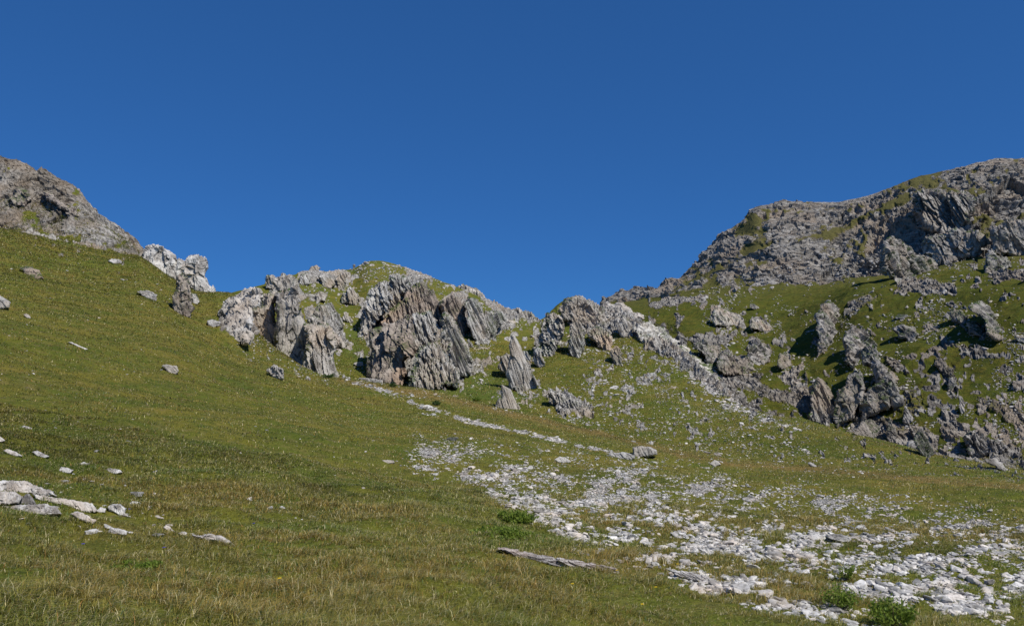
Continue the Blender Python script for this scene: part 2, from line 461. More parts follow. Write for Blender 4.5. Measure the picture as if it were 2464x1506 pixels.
for z, poly, st in [
    ('z4', [(1790,400),(1800,300),(1860,280),(2000,350),(2070,400),(2040,440),(1850,430)], 1),
    ('z4', [(2140,470),(2150,400),(2200,390),(2300,450),(2380,480),(2300,490)], .9),
    ('z4', [(1650,610),(1840,640),(1860,700),(1950,720),(2100,740),(2200,860),(2100,900),(1900,890),(1830,850),(1700,740),(1600,660)], 1),
    ('z4', [(1400,330),(1560,330),(1500,480),(1560,560),(1640,500),(1960,560),(1900,620),(1600,620),(1480,600),(1420,530)], .75),
    ('z4', [(1200,260),(1360,180),(1500,180),(1760,170),(1700,200),(1400,280),(1250,300)], .9),
    ('z4', [(1900,900),(2260,900),(2260,1130),(2060,1080),(1950,1010)], .6),
    ('z4', [(2100,640),(2200,600),(2330,620),(2330,820),(2180,780),(2110,740)], .9),
    ('z6', [(0,560),(60,450),(160,490),(200,560),(120,650),(0,620)], .8),
    ('z6', [(230,560),(300,560),(330,640),(400,650),(300,680),(230,650)], .9),
    ('z6', [(190,720),(300,690),(420,640),(360,760),(280,800),(200,740)], .8),
    ('z6', [(0,800),(100,780),(300,830),(400,960),(240,950),(60,880)], .6),
    ('z6', [(280,950),(350,800),(450,710),(480,760),(460,1020)], .65),
    ('z6', [(1150,50),(1300,30),(1560,40),(1560,110),(1300,130),(1160,90)], .9),
    ('z5', [(1570,890),(1640,880),(1900,900),(1950,960),(1740,1000),(1620,960)], .9),
    ('z5', [(2180,880),(2300,840),(2500,840),(2500,890),(2300,900)], .95),
    ('z6', [(800,1060),(900,1000),(1000,1020),(1380,1120),(1400,1300),(1250,1320),(1000,1210),(850,1160)], .6),
    ('z6', [(1450,1000),(1560,1000),(1600,1220),(1500,1260)], .7),
    ('z6', [(1200,820),(1300,840),(1350,1000),(1200,1080),(1100,960)], .5),
    ('z6', [(1450,450),(1600,500),(1900,570),(1890,610),(1700,600),(1600,560),(1480,520)], .75),
    ('z6', [(1680,880),(1900,900),(2061,1000),(2061,1150),(1900,1080),(1800,1000)], .55),
    ('z6', [(1630,1150),(1940,1230),(2061,1300),(2061,1440),(1860,1410),(1640,1290)], .6),
    ('z6', [(1390,600),(1560,650),(1580,850),(1490,830),(1400,680)], .6),
    ('z6', [(980,520),(1160,600),(1250,700),(1200,750),(1100,700),(1000,600)], .65),
    ('z6', [(740,220),(850,130),(980,150),(900,210),(780,270)], .6),
    ]:
    add_rock(mount, zp(z, poly), 7, 9, st)
rockd = rock.copy()
rs = mount & (segf < 14)
rock[rs] = np.maximum(rock[rs], np.clip((.6 * nz[rs] + .75 * nzf[rs] - 0.42) * 3.0, 0, 1) * (pxf[rs] > 1500))
el = np.nonzero(mount & (segf > 10.9) & (segf < 12.6) & (pxf > 1560) & (pxf < 2560))[0]
de = line_d(pxf[el], pyf[el], [(1540,768),(1640,842),(1740,936),(1790,980),(2040,1037),(2260,1101),(2464,1133),(2600,1150)])
rock[el] = np.maximum(rock[el], np.clip(1.05 - de / 90 + .9 * nz[el] + .5 * nzf[el] - .25, 0, 1))
rockd = np.maximum(rockd, np.where(segf > 10.9, .6 * rock, 0))
dark_zone = rs & (pxf > 2150) & (pyf > 850)
rock[dark_zone] = np.maximum(rock[dark_zone], np.clip((.6 * nz[dark_zone] + .7 * nzf[dark_zone] + .25 * nz2[dark_zone] + .06) * 3.0, 0, 1))
hs = hill & (segf < 9.3) & (pxf > 560)
rock[hs] = np.maximum(rock[hs], np.clip((.55 * nz[hs] + .75 * nzf[hs] + .2 * nz2[hs] - 0.42) * 3.0, 0, 1))
rockd = np.maximum(rockd, .3 * rock)

rockd[lm2] *= np.clip((segf[lm2] - 6.12) * 4, 0, 1)
# normals of the smooth ground
P3 = P.reshape(NR, NC, 3)
du = np.gradient(P3, axis=1); dv = np.gradient(P3, axis=0)
Nn = np.cross(du, dv); Nn /= np.linalg.norm(Nn, axis=2, keepdims=True) + 1e-9
Nn = Nn.reshape(-1, 3)
mpp = yr / FP
def displace_zone(sel, fr, cells_px, amps_px, seed, bias=0.0):
    ix = np.nonzero(sel & (rock > 0.02) & (pxf > -260) & (pxf < 2720))[0]
    if not len(ix): return
    ref = float(np.median(mpp[ix]))
    d = rock_disp(P[ix], fr, [c * ref for c in cells_px], [a * ref for a in amps_px], seed) + bias * ref
    d *= np.clip((15.0 - segf[ix]) * 4, .12, 1) if seed in (147, 151, 157, 158) else 1
    P[ix] += Nn[ix] * (d * rockd[ix])[:, None]
displace_zone(lm | lm2, FR_DIAG, (30, 12, 5), (7.5, 4.6, 2.1), 101, 0)
displace_zone(((hill & ~lm) | ms), FR_RIB, (10, 5, 2.6), (8, 5, 2.4), 131, 1)
mup = mount & (segf > 13.8)
displace_zone(mup, FR_ROUND, (230, 90), (16, 8), 147, -2)
displace_zone(mup, FR_BED, (60, 26, 10, 4.5), (6, 5, 3.4, 1.9), 151, -2)
displace_zone(mup & (pxf > 2080) & (pyf < 660), FR_BLOCK, (46, 20), (11, 5), 157, 0)
displace_zone(mup & (pxf < 2150), FR_ROUND, (70, 30), (5, 3.5), 158, 0)
displace_zone(mount & ~mup, FR_RIBR, (26, 11, 5), (8, 5.5, 2.8), 171, 2)

gravel = np.zeros(NR * NC, f32)
gs = np.nonzero((segf < 9.2) & (pyf > 690) & (pyf < 2500))[0]
gravel[gs] = density(pxf[gs], pyf[gs])
dry = np.zeros(NR * NC, f32)
ds = np.nonzero((segf > 4.6) & (segf < 6.2) & (pxf > 780))[0]
dd = line_d(pxf[ds], pyf[ds], [(820,912),(1000,945),(1170,980),(1450,1045),(1600,1083),(1750,1115),(2000,1132),(2300,1160),(2500,1175)])
dry[ds] = np.clip(1.15 - dd / 26 + .35 * nz[ds], 0, 1)
lush = np.clip(poly_sd(pxf, pyf, zp('z3', [(150,720),(240,650),(330,1060),(700,1220),(1380,1350),(1650,1300),(1450,1080),(1200,1110),(1000,1180),(400,1100),(40,900)])) / 20 + .5, 0, 1) * ((segf > 6) & (segf < 10))
lush = lush.astype(f32)
aged = ((segf > 5.4) & (segf < 9.6) & (pxf < 350)).astype(f32) * np.clip(.75 + .6 * nz2, .2, 1).astype(f32)

# ------------------------------------------------------------------ materials
def new_mat(name):
    m = bpy.data.materials.new(name)
    m.use_nodes = True
    nt = m.node_tree
    b = nt.nodes['Principled BSDF']
    b.inputs['Specular IOR Level'].default_value = 0.25
    return m, nt, b

class NB:
    def __init__(s, nt):
        s.nt = nt
    def n(s, typ, **kw):
        o = s.nt.nodes.new(typ)
        for k, v in kw.items():
            setattr(o, k, v)
        return o
    def l(s, a, b):
        s.nt.links.new(a, b)
    def pos(s):
        if not hasattr(s, '_pos'):
            s._pos = s.n('ShaderNodeNewGeometry')
        return s._pos
    def noise(s, scale, detail=4, rough=.55, vec=None, stretch=None, rot=None):
        t = s.n('ShaderNodeTexNoise')
        t.inputs['Scale'].default_value = scale
        t.inputs['Detail'].default_value = detail
        t.inputs['Roughness'].default_value = rough
        v = vec or s.pos().outputs['Position']
        if stretch:
            if rot:
                mr = s.n('ShaderNodeMapping'); mr.inputs['Rotation'].default_value = rot
                s.l(v, mr.inputs['Vector']); v = mr.outputs[0]
            mp = s.n('ShaderNodeMapping')
            mp.inputs['Scale'].default_value = stretch
            s.l(v, mp.inputs['Vector']); v = mp.outputs[0]
        s.l(v, t.inputs['Vector'])
        return t.outputs['Fac']
    def ramp(s, fac, stops):
        r = s.n('ShaderNodeValToRGB')
        e = r.color_ramp.elements
        while len(e) < len(stops): e.new(0.5)
        for i, (p, c) in enumerate(stops):
            e[i].position = p
            e[i].color = (c, c, c, 1) if not isinstance(c, tuple) else (*c, 1)
        s.l(fac, r.inputs['Fac'])
        return r.outputs['Color']
    def mix(s, fac, a, b, mode='MIX'):
        m = s.n('ShaderNodeMix', data_type='RGBA', blend_type=mode)
        for sock, v in ((m.inputs[0], fac), (m.inputs[6], a), (m.inputs[7], b)):
            if isinstance(v, (int, float)): sock.default_value = v
            elif isinstance(v, tuple): sock.default_value = (*v, 1)
            else: s.l(v, sock)
        return m.outputs[2]
    def math(s, op, a, b=0.0, c=None):
        m = s.n('ShaderNodeMath', operation=op)
        for i, v in enumerate((a, b) if c is None else (a, b, c)):
            if isinstance(v, (int, float)): m.inputs[i].default_value = v
            else: s.l(v, m.inputs[i])
        return m.outputs[0]
    def attr(s, name):
        a = s.n('ShaderNodeAttribute'); a.attribute_name = name
        return a.outputs['Fac']
    def bump(s, height, strength, dist, normal=None):
        b = s.n('ShaderNodeBump')
        b.inputs['Strength'].default_value = strength
        b.inputs['Distance'].default_value = dist
        s.l(height, b.inputs['Height'])
        if normal: s.l(normal, b.inputs['Normal'])
        return b.outputs['Normal']

def rock_color(nb, base, light, dark, warm, sc, stretch=None, rot=None):
    a = nb.noise(sc * .35, 4, .6, stretch=stretch, rot=rot)
    b = nb.noise(sc * 1.6, 5, .65, stretch=stretch, rot=rot)
    w = nb.noise(sc * .22, 3, .5)
    c = nb.mix(nb.ramp(a, [(.36, 0.), (.62, 1.)]), base, light)
    c = nb.mix(nb.ramp(b, [(.40, 1.), (.56, 0.)]), c, dark)
    c = nb.mix(nb.math('MULTIPLY', nb.ramp(w, [(.48, 0.), (.66, 1.)]), .75), c, warm)
    return c, b

def make_rock_mat(name, base, light, dark, warm, sc, bump_d, stretch=None, rot=None, grass=False, grass_c=(.06, .085, .02)):
    m, nt, b = new_mat(name)
    nb = NB(nt)
    c, h = rock_color(nb, base, light, dark, warm, sc, stretch, rot)
    if grass:
        sep = nb.n('ShaderNodeSeparateXYZ'); nb.l(nb.pos().outputs['Normal'], sep.inputs[0])
        g = nb.noise(sc * .5, 4, .6)
        f = nb.math('MULTIPLY', nb.ramp(sep.outputs['Z'], [(.52, 0.), (.74, 1.)]), nb.ramp(g, [(.46, 0.), (.52, 1.)]))
        c = nb.mix(f, c, grass_c)
    nb.l(c, b.inputs['Base Color'])
    b.inputs['Roughness'].default_value = .92
    fine = nb.noise(sc * 5, 5, .7, stretch=stretch, rot=rot)
    hh = nb.math('ADD', h, nb.math('MULTIPLY', fine, .5))
    nb.l(nb.bump(hh, .9, bump_d), b.inputs['Normal'])
    return m

GREY, LGT, DRK, WARM = (.42, .40, .365), (.61, .59, .55), (.17, .158, .14), (.44, .355, .265)
M_SLAB = make_rock_mat('slab_rock', GREY, LGT, DRK, WARM, .55, .35, stretch=(3.2, 1.5, .45), rot=(0, math.radians(24), 0), grass=True)
M_LIME = make_rock_mat('limestone', (.41, .375, .33), (.56, .525, .475), (.19, .17, .148), (.50, .37, .255), .45, .35, stretch=(1.3, 1.3, .6), grass=True)
M_PALE = make_rock_mat('pale_limestone', (.56, .53, .475), (.70, .67, .615), (.30, .28, .24), (.56, .47, .36), .6, .25, grass=True)
M_BROWN = make_rock_mat('brown_limestone', (.31, .26, .215), (.44, .385, .33), (.14, .118, .10), (.38, .27, .19), .5, .3, grass=True)
M_WHITE = make_rock_mat('white_limestone', (.50, .475, .44), (.64, .62, .58), (.27, .25, .225), (.50, .41, .32), .5, .25)
M_DARKR = make_rock_mat('dark_rock', (.29, .268, .24), (.43, .405, .37), (.13, .12, .108), (.31, .25, .19), .35, .5, grass=True, grass_c=(.045, .07, .015))
M_NEAR = make_rock_mat('near_limestone', (.52, .50, .475), (.68, .66, .63), (.24, .22, .20), (.55, .46, .37), 6, .012)
M_NEARBED = make_rock_mat('bedded_limestone', (.45, .42, .39), (.62, .60, .57), (.14, .12, .11), (.40, .30, .24), 4, .02, stretch=(.5, 2, 9))
M_BOULD = make_rock_mat('boulder_rock', (.38, .36, .335), (.50, .485, .46), (.19, .18, .17), (.40, .35, .29), 2.4, .05)

def make_stone_mat():
    m, nt, b = new_mat('scattered_stone')
    nb = NB(nt)
    c, h = rock_color(nb, (.57, .555, .53), (.72, .705, .68), (.34, .33, .31), (.58, .50, .42), 9)
    oi = nb.n('ShaderNodeObjectInfo')
    at = nb.attr('tint')
    r = nb.math('FRACT', nb.math('ADD', oi.outputs['Random'], at))
    v = nb.ramp(r, [(0., (.38, .38, .38)), (.18, (.58, .57, .56)), (.45, (.88, .87, .85)), (.8, (1.12, 1.11, 1.09)), (1., (1.08, 1.0, .92))])
    c = nb.mix(1.0, c, v, 'MULTIPLY')
    nb.l(c, b.inputs['Base Color'])
    b.inputs['Roughness'].default_value = .9
    nb.l(nb.bump(h, .6, .01), b.inputs['Normal'])
    return m
M_STONE = make_stone_mat()

def grass_color(nb):
    big = nb.noise(.05, 3, .5)
    mid = nb.noise(.35, 4, .6)
    sml = nb.noise(2.2, 4, .65)
    c = nb.mix(nb.ramp(big, [(.38, 0.), (.62, 1.)]), (.150, .147, .022), (.198, .163, .032))
    c = nb.mix(nb.ramp(mid, [(.40, 0.), (.60, 1.)]), nb.mix(.65, c, (.085, .120, .018)), c)
    pt = nb.noise(.42, 4, .6)
    c = nb.mix(nb.math('MULTIPLY', nb.ramp(pt, [(.55, 0.), (.70, 1.)]), .45), c, (.22, .155, .045))
    tc = nb.noise(1.0, 4, .65, stretch=(.22, .22, 2.6))
    c = nb.mix(nb.math('MULTIPLY', nb.ramp(tc, [(.38, 1.), (.50, 0.)]), .55), c, (.060, .095, .014))
    c = nb.mix(nb.math('MULTIPLY', nb.ramp(sml, [(.50, 0.), (.68, 1.)]), .6), c, (.215, .170, .062))
    return c

def make_ground_mat(name, rc, rsc, rstretch=None, rrot=None, rbump=.4, gtint=(1, 1, 1), fine=6.0, soil=(.35, .29, .22), clump=.5, high=False):
    m, nt, b = new_mat(name)
    nb = NB(nt)
    g = grass_color(nb)
    g = nb.mix(1.0, g, gtint, 'MULTIPLY')
    g = nb.mix(nb.math('MULTIPLY', nb.attr('lush'), .7), g, (.088, .128, .024))
    g = nb.mix(nb.math('MULTIPLY', nb.attr('dry'), .8), g, (.235, .155, .060))
    cl = nb.noise(fine, 5, .75)
    dk = nb.ramp(cl, [(.36, 1.), (.52, 0.)])
    g = nb.mix(nb.math('MULTIPLY', dk, clump), g, (.055, .062, .018))
    cl2 = nb.noise(fine * .22, 5, .7, stretch=(1, 1, 2.5))
    g = nb.mix(nb.math('MULTIPLY', nb.ramp(cl2, [(.34, 1.), (.46, 0.)]), clump), g, (.055, .072, .018))
    if high:
        sp = nb.n('ShaderNodeSeparateXYZ'); nb.l(nb.pos().outputs['Position'], sp.inputs[0])
        hz = nb.math('MULTIPLY', nb.ramp(nb.math('DIVIDE', sp.outputs['Z'], 200.0), [(.20, 0.), (.42, 1.)]), .75)
        g = nb.mix(hz, g, (.125, .112, .045))
    else:
        so = nb.noise(2.6, 4, .6)
        g = nb.mix(nb.math('MULTIPLY', nb.ramp(so, [(.64, 0.), (.70, 1.)]), .7), g, (.17, .13, .085))
    # gravel
    gr = nb.attr('gravel')
    gn = nb.noise(fine * .5, 5, .75)
    gf = nb.ramp(nb.math('ADD', nb.math('MULTIPLY', gr, .62), nb.math('MULTIPLY', gn, .55)), [(.67, 0.), (.78, 1.)])
    gc = nb.mix(nb.ramp(nb.noise(fine * 1.7, 4, .7), [(.35, 0.), (.62, 1.)]), (.14, .125, .10), (.52, .50, .465))
    g = nb.mix(gf, g, gc)
    # rock
    rcol, h = rock_color(nb, *rc, rsc, rstretch, rrot)
    rcol = nb.mix(nb.attr('aged'), rcol, nb.mix(1.0, rcol, (.62, .57, .51), 'MULTIPLY'))
    rk = nb.attr('rock')
    rn = nb.noise(rsc * 1.8, 5, .7)
    sep = nb.n('ShaderNodeSeparateXYZ'); nb.l(nb.pos().outputs['Normal'], sep.inputs[0])
    steep = nb.ramp(sep.outputs['Z'], [(.55, .16), (.95, -.0)])
    x = nb.math('ADD', nb.math('ADD', nb.math('MULTIPLY', rk, .62), nb.math('MULTIPLY', rn, .5)), nb.math('MULTIPLY', nb.math('SUBTRACT', .80, sep.outputs['Z']), .22))
    rf = nb.ramp(x, [(.57, 0.), (.62, 1.)])
    edge = nb.ramp(x, [(.50, 0.), (.57, 1.)])
    g = nb.mix(nb.math('MULTIPLY', nb.math('MULTIPLY', edge, nb.ramp(rk, [(.05, 0.), (.3, 1.)])), .55), g, soil)
    c = nb.mix(rf, g, rcol)
    nb.l(c, b.inputs['Base Color'])
    b.inputs['Roughness'].default_value = .95
    b.inputs['Specular IOR Level'].default_value = .05
    rfine = nb.noise(rsc * 6, 5, .7, stretch=rstretch, rot=rrot)
    hr = nb.math('MULTIPLY', nb.math('ADD', h, nb.math('MULTIPLY', rfine, .5)), nb.math('MULTIPLY', rf, rbump))
    hg = nb.math('MULTIPLY', nb.math('ADD', cl, nb.math('MULTIPLY', cl2, 2.0)), .45 / fine)
    hgr = nb.math('MULTIPLY', nb.math('MULTIPLY', gn, gf), .6 / fine)
    nb.l(nb.bump(nb.math('ADD', nb.math('ADD', hr, hg), hgr), 1.0, 1.0), b.inputs['Normal'])
    return m
RC_HILL = ((.40, .38, .345), (.58, .56, .52), (.18, .168, .15), (.45, .365, .275))
RC_MTN = ((.27, .25, .222), (.42, .395, .355), (.13, .118, .104), (.33, .265, .20))
M_MEADOW = make_ground_mat('meadow_turf', ((.40, .37, .33), (.55, .53, .49), (.2, .18, .16), (.42, .34, .26)), .8, rbump=.3, fine=7.0, clump=.55)
M_HILL = make_ground_mat('hill_turf_and_rock', RC_HILL, .5, (3.0, 1.5, .5), (0, math.radians(24), 0), .4, gtint=(.95, 1.0, .95), fine=3.0)
M_MTN = make_ground_mat('mountain_turf_and_rock', RC_MTN, .16, (1.0, 1.0, 2.0), None, 1.4, gtint=(.66, .70, .58), fine=1.6, clump=.85, soil=(.25, .2, .14), high=True)  # dark tint and strong clumps put the hillside's shade into the turf colour

# ------------------------------------------------------------------ mesh helpers
def mesh_obj(name, co, faces, mat, smooth=False, parent=None, attrs=None, sizes=None):
    """faces: (n,k) int array, or flat loops with sizes"""
    me = bpy.data.meshes.new(name)
    co = np.ascontiguousarray(co, dtype=f32)
    me.vertices.add(len(co)); me.vertices.foreach_set('co', co.ravel())
    if sizes is None:
        k = faces.shape[1]; nf = len(faces)
        me.loops.add(nf * k); me.loops.foreach_set('vertex_index', np.ascontiguousarray(faces, dtype=np.int32).ravel())
        me.polygons.add(nf)
        me.polygons.foreach_set('loop_start', np.arange(0, nf * k, k, dtype=np.int32))
    else:
        me.loops.add(len(faces)); me.loops.foreach_set('vertex_index', faces.astype(np.int32))
        me.polygons.add(len(sizes))
        me.polygons.foreach_set('loop_start', np.concatenate([[0], np.cumsum(sizes)[:-1]]).astype(np.int32))
    me.update(calc_edges=True)
    me.validate()
    me.polygons.foreach_set('use_smooth', np.full(len(me.polygons), smooth))
    for k_, v in (attrs or {}).items():
        at = me.attributes.new(k_, 'FLOAT', 'POINT')
        at.data.foreach_set('value', np.ascontiguousarray(v, dtype=f32))
    me.materials.append(mat)
    o = bpy.data.objects.new(name, me)
    scene.collection.objects.link(o)
    if parent: o.parent = parent
    return o

def tag(o, label=None, cat=None, group=None, kind=None):
    if label: o['label'] = label
    if cat: o['category'] = cat
    if group: o['group'] = group
    if kind: o['kind'] = kind
    return o

UP = np.array([0, 0, CAM_H], f32)
def sheet(name, r0, r1, mat, smooth):
    idx = np.arange(NR * NC).reshape(NR, NC)[r0:r1 + 1]
    q = np.stack([idx[:-1, :-1], idx[:-1, 1:], idx[1:, 1:], idx[1:, :-1]], -1).reshape(-1, 4) - idx[0, 0]
    s = slice(idx[0, 0], idx[-1, -1] + 1)
    o = mesh_obj(name, P[s] + UP, q, mat, smooth, attrs=dict(rock=rock[s], gravel=gravel[s], dry=dry[s], lush=lush[s], aged=aged[s]))
    tag(o, kind='structure')
    return o
cs = np.concatenate([[0], np.cumsum(SEG_ROWS)])
r_a = cs[7] - 10
r_b = cs[10]
sheet('meadow', 0, r_a, M_MEADOW, True)
sheet('hills', r_a, r_b, M_HILL, False)
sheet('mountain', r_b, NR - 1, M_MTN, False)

# ------------------------------------------------------------------ crags: solid rocks grown from an outline at their own distance
def roughen(poly, step, amp_, seed):
    r = np.random.default_rng(seed)
    pts = []
    n = len(poly)
    for i in range(n):
        x0, y0_ = poly[i]; x1, y1 = poly[(i + 1) % n]
        L = math.hypot(x1 - x0, y1 - y0_)
        k = max(1, int(L / step))
        for j in range(k):
            u = j / k
            o = r.normal(0, amp_) if j else 0
            nx, ny = (y1 - y0_) / (L + 1e-6), -(x1 - x0) / (L + 1e-6)
            pts.append((x0 + (x1 - x0) * u + nx * o, y0_ + (y1 - y0_) * u + ny * o))
    return pts

crag_n = [0]
feet = []
def crag(name, label, z, poly, mat, fr='block', lean=None, thick=None, dist=None, rel=1.0, cells=(26, 11, 5), amps=(8, 4.2, 1.9), cat='rock', group=None, res=None, fwd=0.0, cap=.85, bury=None, soft=.14, push=True, rough=1.0):
    crag_n[0] += 1
    seed = 900 + crag_n[0] * 13
    pl = zp(z, poly)
    xs = [p[0] for p in pl]; ys = [p[1] for p in pl]
    w, h = max(xs) - min(xs), max(ys) - min(ys)
    sc = min(1.0, max(.25, min(w, h) / 70))
    if res is None:
        res = 1.15 if w * h > 3000 else .8
    mn0 = min(w, h)
    if mn0 > 22:
        pl = roughen(pl, .20 * mn0, rough * min(6, .055 * mn0), seed + 2)
    pl = roughen(pl, max(4, 12 * sc), 2.2 * sc * rough, seed)
    pl = roughen(pl, max(2.5, 5 * sc), .9 * sc, seed + 1)
    pl0 = pl
    if bury is None:
        bury = .16 * h if z not in ('f1', 'o', 'f4') else 0.0
    if bury > 0:                       # the foot runs on under the ground
        ymx = max(ys); ymn = min(ys)
        pl = [(x_, y_ + bury * max(0., (y_ - ymn) / h - .45) / .55) for x_, y_ in pl]
    gx = np.arange(min(xs) - 4, max(xs) + 4, res); gy = np.arange(min(ys) - 4, max(ys) + 4 + bury, res)
    XX, YY = np.meshgrid(gx, gy)
    d = poly_sd(XX.ravel(), YY.ravel(), pl).reshape(XX.shape)
    ins = d > 0
    if ins.sum() < 12: return None
    pin = np.stack([XX[ins], YY[ins]], 1)
    a, t = px2at(pin[:, 0], pin[:, 1])
    Yt, miss = hit(pin[:, 0], pin[:, 1])
    low = pin[:, 1] > np.quantile(pin[:, 1], .85)
    Yb = dist or float(np.median(Yt[low]))
    if dist is None and lean is None:
        ok = ~miss & (Yt < Yb * 1.6) & (Yt > Yb * .6)
        if ok.sum() > 30:
            Xw, Zw, Yw = a[ok] * Yt[ok], t[ok] * Yt[ok], Yt[ok]
            A = np.stack([np.ones(ok.sum()), Xw, Zw], 1)
            c = np.linalg.lstsq(A, Yw, rcond=None)[0]
            c1, c2 = float(np.clip(c[1], -.7, .7)), float(np.clip(c[2], .15, cap))
            c0 = float(np.median(Yw - c1 * Xw - c2 * Zw))
        else:
            c1, c2 = 0, .3; c0 = Yb - c2 * float(np.median(t[low])) * Yb
    else:
        c1, c2 = 0.0, (lean if lean is not None else .15)
        tb = float(np.median(t[low])); ab = float(np.median(a[low]))
        ok = ~miss & (Yt < Yb * 1.45) & (Yt > Yb * .65)
        if dist is None and ok.sum() > 60 and z not in ('f1', 'o', 'f4', 'z1'):
            A = np.stack([np.ones(ok.sum()), a[ok] * Yt[ok], t[ok] * Yt[ok]], 1)
            c1 = float(np.clip(np.linalg.lstsq(A, Yt[ok], rcond=None)[0][1], -.9, .9))
        c0 = Yb * (1 - c2 * tb - c1 * ab)
    m_ = Yb / FP
    T = (thick if thick is not None else .33 * min(w, h)) * m_
    c0 -= fwd * T
    Ymid = c0 / (1 - c1 * a - c2 * t)
    dmax = d[ins].max()
    dm = max(1.5, min(dmax, soft * min(w, h)))
    uu = np.clip(d[ins] / dm, 0, 1)
    prof = np.sqrt(np.clip(1 - (1 - uu) ** 2, 0, 1))
    Yf = Ymid - T * prof
    Yk = Ymid + T * .8 * prof
    att = ~miss & (Yt < Yb * 1.55) & (Yt > Yb * .6)
    if push:
        Yk = np.where(att, np.maximum(Yk, np.minimum(Yt + .25 * T, Yk + 2.2 * T)), Yk)
    Yk = np.maximum(Yk, Yf + .02 * T)
    vf = np.stack([a * Yf, Yf, t * Yf], 1); vb = np.stack([a * Yk, Yk, t * Yk], 1)
    if Yb > 70 and z != 'z5':
        feet.append((pl0, w))
    idx = -np.ones(XX.shape, int); idx[ins] = np.arange(ins.sum())
    A_, B_, C_, D_ = idx[:-1, :-1], idx[:-1, 1:], idx[1:, 1:], idx[1:, :-1]
    full = (A_ >= 0) & (B_ >= 0) & (C_ >= 0) & (D_ >= 0)
    qf = np.stack([A_[full], D_[full], C_[full], B_[full]], 1)
    n = ins.sum()
    qb = qf[:, ::-1] + n
    # rim: directed edges used once
    e = np.concatenate([qf[:, [0, 1]], qf[:, [1, 2]], qf[:, [2, 3]], qf[:, [3, 0]]])
    key = e[:, 0].astype(np.int64) * n + e[:, 1]
    rev = e[:, 1].astype(np.int64) * n + e[:, 0]
    once = ~np.isin(key, rev)
    eb = e[once]
    qr = np.stack([eb[:, 1], eb[:, 0], eb[:, 0] + n, eb[:, 1] + n], 1)
    V = np.concatenate([vf, vb]).astype(f32)
    Q = np.concatenate([qf, qb, qr])
    used = np.unique(Q)
    remap = -np.ones(len(V), int); remap[used] = np.arange(len(used))
    V = V[used]; Q = remap[Q]
    rimw = (.25 + .75 * np.concatenate([prof, prof]))[used]
    # vertex normals
    N = np.zeros_like(V)
    fn = np.cross(V[Q[:, 2]] - V[Q[:, 0]], V[Q[:, 3]] - V[Q[:, 1]])
    for k in range(4):
        np.add.at(N, Q[:, k], fn)
    N /= np.linalg.norm(N, axis=1, keepdims=True) + 1e-12
    cl = [c * m_ * sc for c in cells]; am = [x * m_ * sc * rel for x in amps]
    mn = min(w, h)
    if mn > 26:
        cl = [.42 * mn * m_] + cl; am = [.13 * mn * m_ * rel] + am
    dsp = rock_disp(V, FRAMES[fr] if isinstance(fr, str) else fr, cl, am, seed)
    V = V + N * (dsp * rimw * .72)[:, None]
    base = np.array([a[low].mean() * Yb, Yb, float(np.median(t[low])) * Yb], f32) + UP
    o = mesh_obj(name, V + UP - base, Q, mat, False, attrs=dict(tint=np.zeros(len(V))))
    o.location = base.tolist()
    tag(o, label, cat, group)
    return o

